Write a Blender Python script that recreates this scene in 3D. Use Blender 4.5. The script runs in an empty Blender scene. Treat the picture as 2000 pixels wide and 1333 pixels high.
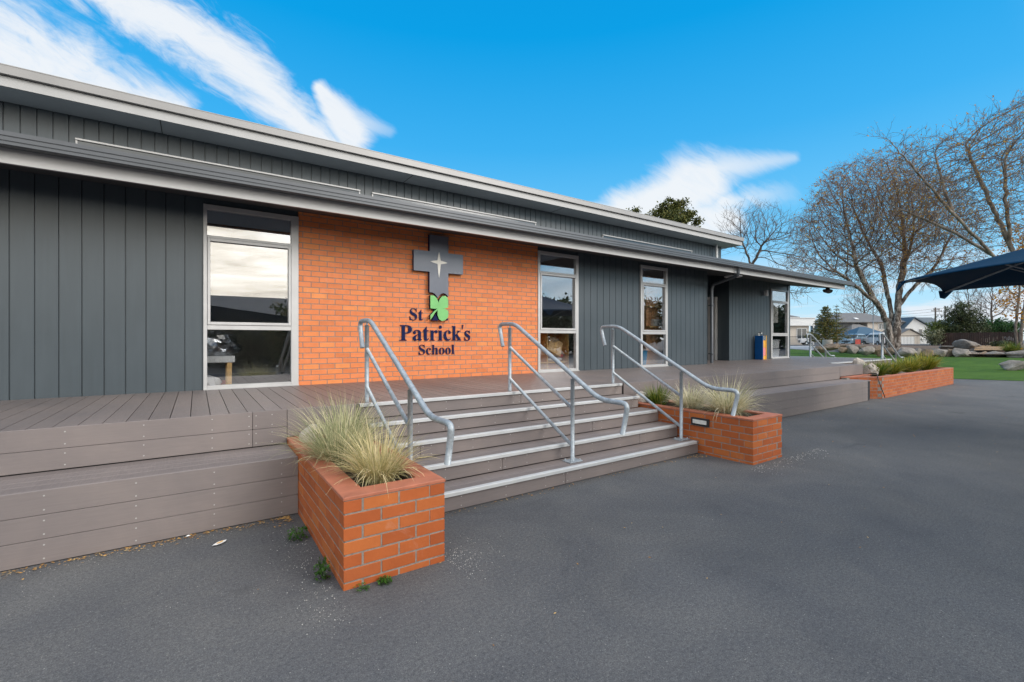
import bpy, math, random
from math import sin, cos, pi, radians, sqrt, atan2
from mathutils import Vector, Matrix, noise as mnoise
import numpy as np

scene = bpy.context.scene
COL = scene.collection
CAM_H = 1.57
FOC = 895.0
YAW = radians(34.54)
SA, CA = sin(YAW), cos(YAW)

def ray(u, v):
    r = (u - 1000.0) / FOC
    return SA + r * CA, CA - r * SA, (664.0 - v) / FOC

def at(u, v, d):
    """world point at forward distance d along a measured sight line"""
    x, y, z = ray(u, v)
    return Vector((x * d, y * d, CAM_H + z * d))

def on_z(u, v, z):
    x, y, k = ray(u, v)
    t = (z - CAM_H) / k
    return Vector((x * t, y * t, z))

def lerp(a, b, t):
    return a + (b - a) * t

def smooth(a, b, x):
    t = min(1.0, max(0.0, (x - a) / (b - a)))
    return t * t * (3 - 2 * t)

def ground_z(x, y):
    return 0.34 * smooth(26, 45, x) + 0.42 * smooth(45, 68, x)

def gpt(u, d):
    p = at(u, 664, d)
    return Vector((p.x, p.y, ground_z(p.x, p.y)))

# ------------------------------------------------------------------ node helpers
def new_mat(name):
    m = bpy.data.materials.new(name)
    m.use_nodes = True
    nt = m.node_tree
    b = nt.nodes['Principled BSDF']
    return m, nt, b

def N(nt, typ, **kw):
    n = nt.nodes.new(typ)
    for k, v in kw.items():
        if k.startswith('i_'):
            key = k[2:]
            key = int(key) if key.isdigit() else key.replace('_', ' ')
            n.inputs[key].default_value = v
        else:
            setattr(n, k, v)
    return n

def L(nt, a, b):
    nt.links.new(a, b)

def ramp(nt, fac, stops):
    r = N(nt, 'ShaderNodeValToRGB')
    e = r.color_ramp.elements
    while len(e) < len(stops):
        e.new(0.5)
    for el, (p, c) in zip(e, stops):
        el.position = p
        el.color = (c[0], c[1], c[2], 1) if len(c) == 3 else c
    L(nt, fac, r.inputs[0])
    return r.outputs[0]

def mixc(nt, fac, a, b, mode='MIX'):
    m = N(nt, 'ShaderNodeMix', data_type='RGBA', blend_type=mode)
    for sock, val in ((m.inputs[0], fac), (m.inputs[6], a), (m.inputs[7], b)):
        if hasattr(val, 'links') or isinstance(val, bpy.types.NodeSocket):
            L(nt, val, sock)
        elif isinstance(val, (int, float)):
            sock.default_value = val if sock.type == 'VALUE' else (val, val, val, 1)
        else:
            sock.default_value = (val[0], val[1], val[2], 1)
    return m.outputs[2]

def math_(nt, op, a, b=None, c=None, clamp=False):
    m = N(nt, 'ShaderNodeMath', operation=op, use_clamp=clamp)
    for i, v in enumerate((a, b, c)):
        if v is None:
            continue
        if isinstance(v, (int, float)):
            m.inputs[i].default_value = v
        else:
            L(nt, v, m.inputs[i])
    return m.outputs[0]

def noise_(nt, vec, scale, detail=4, rough=0.55, dist=0.0):
    n = N(nt, 'ShaderNodeTexNoise')
    n.inputs['Scale'].default_value = scale
    n.inputs['Detail'].default_value = detail
    n.inputs['Roughness'].default_value = rough
    n.inputs['Distortion'].default_value = dist
    if vec is not None:
        L(nt, vec, n.inputs['Vector'])
    return n.outputs['Fac']

def mapped(nt, scale=(1, 1, 1), coord='Object'):
    t = N(nt, 'ShaderNodeTexCoord')
    m = N(nt, 'ShaderNodeMapping')
    m.inputs['Scale'].default_value = scale
    L(nt, t.outputs[coord], m.inputs['Vector'])
    return m.outputs[0]

def bump(nt, b, h, strength=0.3, dist=0.01):
    n = N(nt, 'ShaderNodeBump')
    n.inputs['Strength'].default_value = strength
    n.inputs['Distance'].default_value = dist
    L(nt, h, n.inputs['Height'])
    L(nt, n.outputs[0], b.inputs['Normal'])

def simple(name, col, rough=0.6, metal=0.0, var=0.08, scale=6.0, bmp=0.0, spec=0.5, stretch=(1, 1, 1), isl=0.0, bscale=None):
    """plain surface whose tone drifts with noise (and per loose piece when isl > 0)"""
    m, nt, b = new_mat(name)
    v = mapped(nt, stretch)
    n = noise_(nt, v, scale, 5)
    dark = [c * (1 - var * 2) for c in col]
    lite = [min(1, c * (1 + var * 2)) for c in col]
    c = ramp(nt, n, [(0.3, dark), (0.7, lite)])
    if isl > 0:
        g = N(nt, 'ShaderNodeNewGeometry')
        k = math_(nt, 'MULTIPLY_ADD', g.outputs['Random Per Island'], isl * 2, 1 - isl)
        mm = N(nt, 'ShaderNodeMix', data_type='RGBA', blend_type='MULTIPLY')
        mm.inputs[0].default_value = 1
        L(nt, c, mm.inputs[6])
        cc = N(nt, 'ShaderNodeCombineColor')
        for i in range(3):
            L(nt, k, cc.inputs[i])
        L(nt, cc.outputs[0], mm.inputs[7])
        c = mm.outputs[2]
    L(nt, c, b.inputs['Base Color'])
    b.inputs['Metallic'].default_value = metal
    b.inputs['Specular IOR Level'].default_value = spec
    r = math_(nt, 'MULTIPLY_ADD', n, 0.2, rough - 0.1)
    L(nt, r, b.inputs['Roughness'])
    if bmp > 0:
        bump(nt, b, noise_(nt, v, bscale or scale * 8, 4), bmp, 0.01)
    return m

def island_ramp(name, stops, rough=0.6, trans=0.0, spec=0.3, var=0.25, nscale=1.2):
    """colour picked per loose piece (leaf, blade, brick) plus slow patchiness"""
    m, nt, b = new_mat(name)
    g = N(nt, 'ShaderNodeNewGeometry')
    v = mapped(nt)
    n = noise_(nt, v, nscale, 3)
    k = math_(nt, 'MULTIPLY_ADD', n, var * 2, -var)
    f = math_(nt, 'ADD', g.outputs['Random Per Island'], k, clamp=True)
    c = ramp(nt, f, stops)
    L(nt, c, b.inputs['Base Color'])
    b.inputs['Roughness'].default_value = rough
    b.inputs['Specular IOR Level'].default_value = spec
    if trans > 0:
        out = nt.nodes['Material Output']
        t = N(nt, 'ShaderNodeBsdfTranslucent')
        L(nt, c, t.inputs['Color'])
        mx = N(nt, 'ShaderNodeMixShader')
        mx.inputs[0].default_value = trans
        L(nt, b.outputs[0], mx.inputs[1])
        L(nt, t.outputs[0], mx.inputs[2])
        L(nt, mx.outputs[0], out.inputs['Surface'])
    return m

# ------------------------------------------------------------------ mesh builder
ORG = {}

class MB:
    def __init__(self):
        self.v, self.f, self.mi, self.cur = [], [], [], 0
        self.smooth_flags = []
        self.sm = False

    def add(self, vs, fs):
        o = len(self.v)
        self.v.extend([tuple(p) for p in vs])
        for f in fs:
            self.f.append(tuple(i + o for i in f))
            self.mi.append(self.cur)
            self.smooth_flags.append(self.sm)
        return self

    def box(self, x0, x1, y0, y1, z0, z1):
        vs = [(x, y, z) for z in (z0, z1) for y in (y0, y1) for x in (x0, x1)]
        return self.add(vs, [(0, 2, 3, 1), (4, 5, 7, 6), (0, 1, 5, 4), (1, 3, 7, 5), (3, 2, 6, 7), (2, 0, 4, 6)])

    def cbox(self, x0, x1, y0, y1, z0, z1, c=0.004):
        """box with chamfered edges"""
        vs, idx = [], {}
        X, Y, Z = (x0, x1), (y0, y1), (z0, z1)
        for i in (0, 1):
            for j in (0, 1):
                for k in (0, 1):
                    sx, sy, sz = (1 - 2 * i) * c, (1 - 2 * j) * c, (1 - 2 * k) * c
                    idx[(i, j, k, 0)] = len(vs); vs.append((X[i], Y[j] + sy, Z[k] + sz))
                    idx[(i, j, k, 1)] = len(vs); vs.append((X[i] + sx, Y[j], Z[k] + sz))
                    idx[(i, j, k, 2)] = len(vs); vs.append((X[i] + sx, Y[j] + sy, Z[k]))
        fs = []
        def q(*ks):
            fs.append(tuple(idx[k] for k in ks))
        for i in (0, 1):
            q((i, 0, 0, 0), (i, 1, 0, 0), (i, 1, 1, 0), (i, 0, 1, 0))
            q((0, i, 0, 1), (1, i, 0, 1), (1, i, 1, 1), (0, i, 1, 1))
            q((0, 0, i, 2), (1, 0, i, 2), (1, 1, i, 2), (0, 1, i, 2))
        for a in (0, 1):
            for b_ in (0, 1):
                q((a, b_, 0, 0), (a, b_, 1, 0), (a, b_, 1, 1), (a, b_, 0, 1))
                q((a, 0, b_, 0), (a, 1, b_, 0), (a, 1, b_, 2), (a, 0, b_, 2))
                q((0, a, b_, 1), (1, a, b_, 1), (1, a, b_, 2), (0, a, b_, 2))
        for i in (0, 1):
            for j in (0, 1):
                for k in (0, 1):
                    q((i, j, k, 0), (i, j, k, 1), (i, j, k, 2))
        return self.add(vs, fs)

    def obox(self, c, ax, ay, az, hx, hy, hz):
        c, ax, ay, az = Vector(c), Vector(ax), Vector(ay), Vector(az)
        vs = [c + ax * hx * i + ay * hy * j + az * hz * k for k in (-1, 1) for j in (-1, 1) for i in (-1, 1)]
        return self.add(vs, [(0, 2, 3, 1), (4, 5, 7, 6), (0, 1, 5, 4), (1, 3, 7, 5), (3, 2, 6, 7), (2, 0, 4, 6)])

    def tube(self, pts, r, n=8, caps=True, twist=0.0):
        pts = [Vector(p) for p in pts]
        rs = r if isinstance(r, (list, tuple)) else [r] * len(pts)
        vs, fs = [], []
        up = None
        for i, p in enumerate(pts):
            if i == 0:
                d = pts[1] - p
            elif i == len(pts) - 1:
                d = p - pts[i - 1]
            else:
                d = (pts[i + 1] - p).normalized() + (p - pts[i - 1]).normalized()
            if d.length < 1e-9:
                d = Vector((0, 0, 1))
            d.normalize()
            if up is None:
                up = Vector((0, 0, 1)) if abs(d.z) < 0.9 else Vector((1, 0, 0))
            a = d.cross(up)
            if a.length < 1e-6:
                a = d.cross(Vector((0, 1, 0)))
            a.normalize()
            b = a.cross(d)
            up = b
            for k in range(n):
                t = 2 * pi * k / n + twist
                vs.append(p + (a * cos(t) + b * sin(t)) * rs[i])
        for i in range(len(pts) - 1):
            for k in range(n):
                k2 = (k + 1) % n
                fs.append((i * n + k, i * n + k2, (i + 1) * n + k2, (i + 1) * n + k))
        if caps:
            fs.append(tuple(range(n)))
            fs.append(tuple((len(pts) - 1) * n + k for k in reversed(range(n))))
        s, self.sm = self.sm, True
        self.add(vs, fs)
        self.sm = s
        return self

    def prism(self, poly, y0, y1, plane='xz'):
        """polygon outline (2-D) given a thickness along the third axis"""
        n = len(poly)
        f = {'xz': lambda p, t: (p[0], t, p[1]), 'xy': lambda p, t: (p[0], p[1], t), 'yz': lambda p, t: (t, p[0], p[1])}[plane]
        vs = [f(p, y0) for p in poly] + [f(p, y1) for p in poly]
        fs = [tuple(range(n)), tuple(reversed(range(n, 2 * n)))]
        fs += [(i, i + n, (i + 1) % n + n, (i + 1) % n) for i in range(n)]
        return self.add(vs, fs)

    def lathe(self, prof, c, n=16):
        c = Vector(c)
        vs, fs = [], []
        for r, z in prof:
            for k in range(n):
                t = 2 * pi * k / n
                vs.append((c.x + r * cos(t), c.y + r * sin(t), c.z + z))
        for i in range(len(prof) - 1):
            for k in range(n):
                k2 = (k + 1) % n
                fs.append((i * n + k, i * n + k2, (i + 1) * n + k2, (i + 1) * n + k))
        fs.append(tuple(reversed(range(n))))
        fs.append(tuple((len(prof) - 1) * n + k for k in range(n)))
        return self.add(vs, fs)

    def build(self, name, mats, parent=None, loc=(0, 0, 0)):
        me = bpy.data.meshes.new(name)
        o = Vector(ORG[parent.name]) if parent is not None else Vector(loc)
        vs = [(p[0] - o.x, p[1] - o.y, p[2] - o.z) for p in self.v]
        me.from_pydata(vs, [], self.f)
        if not isinstance(mats, (list, tuple)):
            mats = [mats]
        for m in mats:
            me.materials.append(m)
        me.polygons.foreach_set('material_index', self.mi)
        me.polygons.foreach_set('use_smooth', self.smooth_flags)
        me.update()
        ob = bpy.data.objects.new(name, me)
        COL.objects.link(ob)
        if parent is not None:
            ob.parent = parent
        else:
            ob.location = o
        ORG[ob.name] = tuple(o)
        return ob

def recalc(ob):
    import bmesh
    bm = bmesh.new()
    bm.from_mesh(ob.data)
    bmesh.ops.recalc_face_normals(bm, faces=bm.faces)
    bm.to_mesh(ob.data)
    bm.free()
    return ob

def tag(o, label, cat, group=None):
    o['label'] = label
    o['category'] = cat
    if group:
        o['group'] = group
    return o

def thing(name, label, cat, loc=(0, 0, 0), group=None):
    o = bpy.data.objects.new(name, None)
    o.empty_display_size = 0.2
    COL.objects.link(o)
    o.location = loc
    ORG[o.name] = tuple(loc)
    return tag(o, label, cat, group)

def struct(o, kind='structure'):
    o['kind'] = kind
    return o

def copy_tree(o, parent=None):
    c = o.copy()
    COL.objects.link(c)
    if parent is not None:
        c.parent = parent
    for ch in list(o.children):
        copy_tree(ch, c)
    return c

def dup(o, loc, label, rz=None, scale=None):
    c = copy_tree(o)
    c.location = loc
    c['label'] = label
    if rz is not None:
        c.rotation_euler = (0, 0, rz)
    if scale is not None:
        c.scale = (scale,) * 3 if isinstance(scale, (int, float)) else scale
    return c

def arc(p0, p1, p2, n=6):
    p0, p1, p2 = Vector(p0), Vector(p1), Vector(p2)
    return [(1 - t) ** 2 * p0 + 2 * (1 - t) * t * p1 + t * t * p2 for t in [i / n for i in range(n + 1)]]

def rounded(pts, rad, n=6):
    """polyline with filleted corners"""
    pts = [Vector(p) for p in pts]
    out = [pts[0]]
    for i in range(1, len(pts) - 1):
        a, b, c = pts[i - 1], pts[i], pts[i + 1]
        r = rad[i - 1] if isinstance(rad, (list, tuple)) else rad
        r = min(r, (a - b).length * 0.49, (c - b).length * 0.49)
        out += arc(b + (a - b).normalized() * r, b, b + (c - b).normalized() * r, n)
    out.append(pts[-1])
    return out
# ------------------------------------------------------------------ materials
M = {}

def asphalt_mat():
    m, nt, b = new_mat('asphalt')
    t = N(nt, 'ShaderNodeTexCoord')
    v = t.outputs['Object']
    fine = noise_(nt, v, 150, 3, 0.75)
    mid = noise_(nt, v, 48, 4, 0.7)
    big = noise_(nt, v, 0.45, 5, 0.6, 0.6)
    big2 = noise_(nt, v, 1.0, 9, 0.74, 0.5)
    def chips_(scale, r0, r1, thr, ch):
        vor = N(nt, 'ShaderNodeTexVoronoi')
        vor.inputs['Scale'].default_value = scale
        L(nt, v, vor.inputs['Vector'])
        sh = ramp(nt, vor.outputs['Distance'], [(r0, (1, 1, 1)), (r1, (0, 0, 0))])
        sel = N(nt, 'ShaderNodeSeparateColor')
        L(nt, vor.outputs['Color'], sel.inputs[0])
        return math_(nt, 'MULTIPLY', sh, math_(nt, 'GREATER_THAN', sel.outputs[ch], thr))
    base = ramp(nt, big, [(0.25, (0.078, 0.079, 0.083)), (0.5, (0.098, 0.099, 0.104)), (0.75, (0.120, 0.120, 0.123))])
    stain = ramp(nt, big2, [(0.28, (0.66, 0.66, 0.67)), (0.42, (0.90, 0.90, 0.91)), (0.54, (1.01, 1.0, 0.98)), (0.72, (1.22, 1.18, 1.12))])
    c = mixc(nt, 1.0, base, stain, 'MULTIPLY')
    c = mixc(nt, 1.0, c, ramp(nt, mid, [(0.30, (0.68, 0.68, 0.69)), (0.5, (1, 1, 1)), (0.70, (1.32, 1.31, 1.28))]), 'MULTIPLY')
    c = mixc(nt, 0.9, c, ramp(nt, fine, [(0.30, (0.40, 0.40, 0.41)), (0.5, (1, 1, 1)), (0.70, (1.7, 1.68, 1.64))]), 'MULTIPLY')
    c = mixc(nt, math_(nt, 'MULTIPLY', chips_(70, 0.14, 0.24, 0.88, 0), 0.55), c, (0.30, 0.29, 0.27))
    c = mixc(nt, math_(nt, 'MULTIPLY', chips_(85, 0.16, 0.28, 0.80, 1), 0.6), c, (0.040, 0.040, 0.042))
    c = mixc(nt, math_(nt, 'MULTIPLY', chips_(26, 0.06, 0.10, 0.975, 2), 0.6), c, (0.42, 0.40, 0.37))
    # scattered dark scuffs and hairline cracks
    scuff = noise_(nt, mapped(nt, (0.55, 1.5, 1)), 1.6, 5, 0.55, 0.5)
    c = mixc(nt, ramp(nt, scuff, [(0.66, (0, 0, 0)), (0.74, (0.55, 0.55, 0.55))]), c, (0.055, 0.055, 0.057))
    L(nt, c, b.inputs['Base Color'])
    L(nt, math_(nt, 'MULTIPLY_ADD', big2, 0.2, 0.72), b.inputs['Roughness'])
    b.inputs['Specular IOR Level'].default_value = 0.3
    h = math_(nt, 'ADD', math_(nt, 'MULTIPLY', fine, 0.6), math_(nt, 'MULTIPLY', mid, 0.8))
    bump(nt, b, h, 0.35, 0.010)
    return m

def brick_mat(name, stops, mottle):
    m, nt, b = new_mat(name)
    g = N(nt, 'ShaderNodeNewGeometry')
    v = mapped(nt)
    n1 = noise_(nt, v, 9, 6, 0.65)
    n2 = noise_(nt, v, 60, 4, 0.6)
    c = ramp(nt, g.outputs['Random Per Island'], stops)
    sh = ramp(nt, n1, [(0.3, (0.92, 0.90, 0.88)), (0.55, (1, 1, 1)), (0.75, (1.06, 1.08, 1.10))])
    c = mixc(nt, 1, c, sh, 'MULTIPLY')
    bloom = ramp(nt, noise_(nt, v, 3.1, 6, 0.7, 0.8), [(0.60, (0, 0, 0)), (0.78, (1, 1, 1))])
    c = mixc(nt, math_(nt, 'MULTIPLY', bloom, mottle), c, (0.62, 0.48, 0.42))
    L(nt, c, b.inputs['Base Color'])
    b.inputs['Roughness'].default_value = 0.62
    b.inputs['Specular IOR Level'].default_value = 0.35
    bump(nt, b, n2, 0.25, 0.004)
    return m

def decking_mat(name, col, isl, stretch, gr=0.14):
    m, nt, b = new_mat(name)
    v = mapped(nt, stretch)
    t = N(nt, 'ShaderNodeTexCoord')
    g = N(nt, 'ShaderNodeNewGeometry')
    grain = noise_(nt, v, 9, 6, 0.65)
    patch = noise_(nt, t.outputs['Object'], 0.9, 5, 0.6, 0.5)
    c = ramp(nt, grain, [(0.3, [k * (1 - gr) for k in col]), (0.7, [k * (1 + gr) for k in col])])
    c2 = ramp(nt, patch, [(0.3, (0.84, 0.85, 0.88)), (0.7, (1.14, 1.12, 1.1))])
    c = mixc(nt, 1, c, c2, 'MULTIPLY')
    k = math_(nt, 'MULTIPLY_ADD', g.outputs['Random Per Island'], isl * 2, 1 - isl)
    cc = N(nt, 'ShaderNodeCombineColor')
    for i in range(3):
        L(nt, k, cc.inputs[i])
    c = mixc(nt, 1, c, cc.outputs[0], 'MULTIPLY')
    dirt = ramp(nt, noise_(nt, t.outputs['Object'], 7, 6, 0.7, 0.4), [(0.62, (0, 0, 0)), (0.8, (1, 1, 1))])
    c = mixc(nt, math_(nt, 'MULTIPLY', dirt, 0.22), c, (0.27, 0.25, 0.23))
    L(nt, c, b.inputs['Base Color'])
    L(nt, math_(nt, 'MULTIPLY_ADD', patch, 0.28, 0.36), b.inputs['Roughness'])
    b.inputs['Specular IOR Level'].default_value = 0.5
    bump(nt, b, grain, 0.25, 0.004)
    return m

def galv_mat():
    m, nt, b = new_mat('galvanised_steel')
    v = mapped(nt)
    vor = N(nt, 'ShaderNodeTexVoronoi')
    vor.inputs['Scale'].default_value = 55
    L(nt, v, vor.inputs['Vector'])
    n = noise_(nt, v, 14, 5, 0.65)
    c = ramp(nt, n, [(0.3, (0.27, 0.305, 0.335)), (0.7, (0.42, 0.46, 0.49))])
    sp = ramp(nt, vor.outputs['Color'], [(0.2, (0.88, 0.88, 0.88)), (0.8, (1.1, 1.1, 1.1))])
    c = mixc(nt, 1, c, sp, 'MULTIPLY')
    L(nt, c, b.inputs['Base Color'])
    b.inputs['Metallic'].default_value = 0.35
    L(nt, math_(nt, 'MULTIPLY_ADD', n, 0.3, 0.32), b.inputs['Roughness'])
    bump(nt, b, n, 0.12, 0.003)
    return m

def glass_mat(name, refl, tint, rough=0.0):
    m, nt, b = new_mat(name)
    out = nt.nodes['Material Output']
    nt.nodes.remove(b)
    tr = N(nt, 'ShaderNodeBsdfTransparent')
    tr.inputs[0].default_value = (*tint, 1)
    gl = N(nt, 'ShaderNodeBsdfGlossy')
    gl.inputs['Color'].default_value = (0.96, 0.97, 1, 1)
    gl.inputs['Roughness'].default_value = rough
    v = mapped(nt)
    bp = N(nt, 'ShaderNodeBump')
    bp.inputs['Strength'].default_value = 0.02
    bp.inputs['Distance'].default_value = 0.01
    L(nt, noise_(nt, v, 1.6, 2), bp.inputs['Height'])
    L(nt, bp.outputs[0], gl.inputs['Normal'])
    lw = N(nt, 'ShaderNodeLayerWeight')
    lw.inputs[0].default_value = 0.25
    f = math_(nt, 'MULTIPLY_ADD', lw.outputs['Facing'], 0.38, refl, clamp=True)
    mx = N(nt, 'ShaderNodeMixShader')
    L(nt, f, mx.inputs[0])
    L(nt, tr.outputs[0], mx.inputs[1])
    L(nt, gl.outputs[0], mx.inputs[2])
    L(nt, mx.outputs[0], out.inputs['Surface'])
    return m

def cladding_mat(name, col):
    m, nt, b = new_mat(name)
    v = mapped(nt, (7, 7, 0.6))
    v2 = mapped(nt)
    n = noise_(nt, v, 2.2, 5, 0.6)
    n2 = noise_(nt, v2, 1.1, 4, 0.6)
    c = ramp(nt, n, [(0.3, [k * 0.92 for k in col]), (0.7, [k * 1.07 for k in col])])
    c = mixc(nt, 1, c, ramp(nt, n2, [(0.3, (0.93, 0.94, 0.95)), (0.7, (1.06, 1.05, 1.05))]), 'MULTIPLY')
    L(nt, c, b.inputs['Base Color'])
    L(nt, math_(nt, 'MULTIPLY_ADD', n2, 0.16, 0.33), b.inputs['Roughness'])
    b.inputs['Specular IOR Level'].default_value = 0.62
    bump(nt, b, noise_(nt, v, 16, 4), 0.08, 0.003)
    return m

def turf_mat():
    m, nt, b = new_mat('turf')
    v = mapped(nt)
    a = noise_(nt, v, 0.5, 5, 0.6, 0.5)
    f = noise_(nt, v, 60, 4, 0.7)
    s = noise_(nt, mapped(nt, (0.25, 1.6, 1)), 1.2, 4, 0.6)
    c = ramp(nt, a, [(0.3, (0.036, 0.090, 0.012)), (0.7, (0.068, 0.138, 0.022))])
    c = mixc(nt, 0.7, c, ramp(nt, s, [(0.35, (0.82, 0.85, 0.8)), (0.65, (1.15, 1.12, 1.05))]), 'MULTIPLY')
    c = mixc(nt, 0.8, c, ramp(nt, f, [(0.3, (0.6, 0.6, 0.6)), (0.7, (1.4, 1.4, 1.3))]), 'MULTIPLY')
    L(nt, c, b.inputs['Base Color'])
    b.inputs['Roughness'].default_value = 0.9
    b.inputs['Specular IOR Level'].default_value = 0.15
    bump(nt, b, f, 0.8, 0.03)
    return m

def rock_mat(name, stops):
    m, nt, b = new_mat(name)
    v = mapped(nt)
    a = noise_(nt, v, 2.4, 8, 0.65, 0.6)
    f = noise_(nt, v, 18, 6, 0.7)
    c = ramp(nt, a, stops)
    c = mixc(nt, 0.7, c, ramp(nt, f, [(0.3, (0.6, 0.6, 0.6)), (0.7, (1.25, 1.22, 1.2))]), 'MULTIPLY')
    L(nt, c, b.inputs['Base Color'])
    b.inputs['Roughness'].default_value = 0.9
    bump(nt, b, f, 0.6, 0.05)
    return m

def bark_mat(name, pale, dark, thr, sc=3.0, patch=0.0):
    m, nt, b = new_mat(name)
    v = mapped(nt, (1, 1, 0.45))
    n = noise_(nt, v, sc, 7, 0.7, 0.7)
    c = ramp(nt, n, [(thr - 0.09, dark), (thr + 0.09, pale)])
    L(nt, c, b.inputs['Base Color'])
    b.inputs['Roughness'].default_value = 0.85
    b.inputs['Specular IOR Level'].default_value = 0.2
    bump(nt, b, n, 0.5, 0.04)
    return m

def mk_materials():
    M['asphalt'] = asphalt_mat()
    M['brick_wall'] = brick_mat('orange_brick', [(0, (0.62, 0.185, 0.062)), (0.2, (0.70, 0.215, 0.075)), (0.5, (0.74, 0.235, 0.088)), (0.8, (0.70, 0.205, 0.068)), (1, (0.76, 0.265, 0.085))], 0.22)
    M['brick_planter'] = brick_mat('red_brick', [(0, (0.33, 0.076, 0.020)), (0.3, (0.43, 0.110, 0.028)), (0.6, (0.37, 0.088, 0.023)), (0.85, (0.47, 0.135, 0.034)), (1, (0.36, 0.090, 0.028))], 0.20)
    M['mortar'] = simple('mortar', (0.235, 0.205, 0.18), 0.95, var=0.12, scale=30, bmp=0.4)
    M['cap'] = simple('planter_cap', (0.40, 0.135, 0.075), 0.55, var=0.08, scale=7, bmp=0.15)
    M['soil'] = simple('soil', (0.055, 0.038, 0.026), 0.95, var=0.3, scale=30, bmp=0.9)
    M['deck'] = decking_mat('deck_boards', (0.180, 0.152, 0.144), 0.08, (14, 0.7, 1))
    M['riser'] = decking_mat('fascia_boards', (0.198, 0.170, 0.163), 0.06, (0.5, 8, 14), 0.06)
    M['galv'] = galv_mat()
    M['alu'] = simple('anodised_aluminium', (0.52, 0.515, 0.515), 0.45, 0.25, var=0.03, scale=4)
    M['nosing'] = simple('aluminium_nosing', (0.53, 0.54, 0.545), 0.5, 0.2, var=0.03, scale=6)
    M['fascia'] = simple('grey_fascia_paint', (0.52, 0.515, 0.513), 0.45, var=0.03, scale=1.5)
    M['roof_edge'] = simple('roof_edge_metal', (0.28, 0.273, 0.27), 0.42, 0.15, var=0.03, scale=2)
    M['gutter'] = simple('dark_gutter_metal', (0.080, 0.087, 0.098), 0.4, 0.2, var=0.05, scale=2)
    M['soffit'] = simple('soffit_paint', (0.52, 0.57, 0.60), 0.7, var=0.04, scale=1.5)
    M['soffit_low'] = simple('soffit_eave_shade', (0.05, 0.05, 0.053), 0.7, var=0.04, scale=1.5)  # eave shadow deepened through the soffit colour
    M['clad'] = cladding_mat('charcoal_cladding', (0.052, 0.069, 0.082))
    M['roof'] = simple('roof_sheet', (0.10, 0.105, 0.11), 0.45, 0.2, var=0.05)
    M['glass'] = glass_mat('window_glass', 0.20, (0.93, 0.94, 0.95))
    M['glass_far'] = simple('house_glass', (0.05, 0.06, 0.07), 0.15, 0, var=0.02, spec=0.8)
    M['plaster'] = simple('room_plaster', (0.62, 0.60, 0.56), 0.85, var=0.03)
    M['carpet'] = simple('room_carpet', (0.10, 0.10, 0.11), 0.95, var=0.15, scale=40)
    M['pine'] = simple('pine_wood', (0.85, 0.52, 0.20), 0.55, var=0.08, scale=5, stretch=(1, 6, 6))
    M['brown_wood'] = simple('brown_wood', (0.80, 0.42, 0.20), 0.6, var=0.08, scale=5)
    M['card'] = simple('cardboard', (0.78, 0.50, 0.25), 0.85, var=0.05, scale=6)
    M['white'] = simple('white_paint', (0.82, 0.81, 0.79), 0.5, var=0.03)
    M['plastic_white'] = simple('white_plastic', (0.80, 0.81, 0.82), 0.35, var=0.03)
    M['film'] = glass_mat('clear_plastic_film', 0.25, (0.9, 0.92, 0.94), 0.12)
    M['red'] = simple('red_paint', (0.55, 0.07, 0.05), 0.5, var=0.05)
    M['blue_bin'] = simple('blue_plastic', (0.01, 0.26, 0.50), 0.4, var=0.03)
    M['navy'] = simple('navy_sign_panel', (0.150, 0.160, 0.195), 0.25, var=0.04, scale=3, spec=0.6)
    M['navy_edge'] = simple('navy_paint', (0.004, 0.010, 0.060), 0.55, var=0.05, spec=0.15)
    M['star'] = simple('cream_star', (0.80, 0.77, 0.71), 0.4, var=0.02)
    M['clover'] = simple('leaf_green_panel', (0.18, 0.50, 0.16), 0.45, var=0.05, scale=5)
    M['fascia_up'] = simple('upper_fascia_paint', (0.40, 0.397, 0.397), 0.45, var=0.03, scale=1.5)
    M['f_blue'] = simple('fountain_blue', (0.0, 0.085, 0.30), 0.4, var=0.03)
    M['f_yellow'] = simple('fountain_yellow', (0.78, 0.40, 0.05), 0.45, var=0.03)
    M['f_pink'] = simple('fountain_pink', (0.80, 0.27, 0.25), 0.45, var=0.03)
    M['screw'] = simple('screw_heads', (0.40, 0.39, 0.38), 0.5, var=0.02)
    M['steel'] = simple('stainless_steel', (0.55, 0.55, 0.55), 0.28, 0.9, var=0.04, scale=10)
    M['black'] = simple('black_plastic', (0.018, 0.018, 0.02), 0.5, var=0.08)
    M['lens'] = simple('frosted_lens', (0.62, 0.61, 0.57), 0.35, var=0.05, scale=20)
    M['canopy'] = simple('navy_canvas', (0.001, 0.028, 0.066), 0.8, var=0.05, scale=3, bmp=0.1, bscale=300, spec=0.1)
    M['turf'] = turf_mat()
    M['mulch'] = simple('bark_mulch', (0.115, 0.075, 0.050), 0.95, var=0.25, scale=9, bmp=0.9)
    M['straw'] = simple('dry_sand', (0.33, 0.20, 0.095), 0.95, var=0.15, scale=6, bmp=0.5)
    M['path'] = simple('concrete_path', (0.30, 0.31, 0.33), 0.8, var=0.08, scale=3)
    M['rock'] = rock_mat('boulder_rock', [(0.25, (0.13, 0.115, 0.105)), (0.5, (0.27, 0.245, 0.225)), (0.75, (0.40, 0.375, 0.35))])
    M['rock_b'] = rock_mat('brown_rock', [(0.25, (0.10, 0.07, 0.045)), (0.5, (0.22, 0.165, 0.12)), (0.75, (0.34, 0.28, 0.22))])
    M['stone'] = rock_mat('cream_stone', [(0.25, (0.36, 0.30, 0.25)), (0.5, (0.56, 0.50, 0.44)), (0.75, (0.70, 0.65, 0.58))])
    M['birch'] = bark_mat('birch_bark', (0.44, 0.39, 0.35), (0.075, 0.056, 0.047), 0.54, 4.6)
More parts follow.
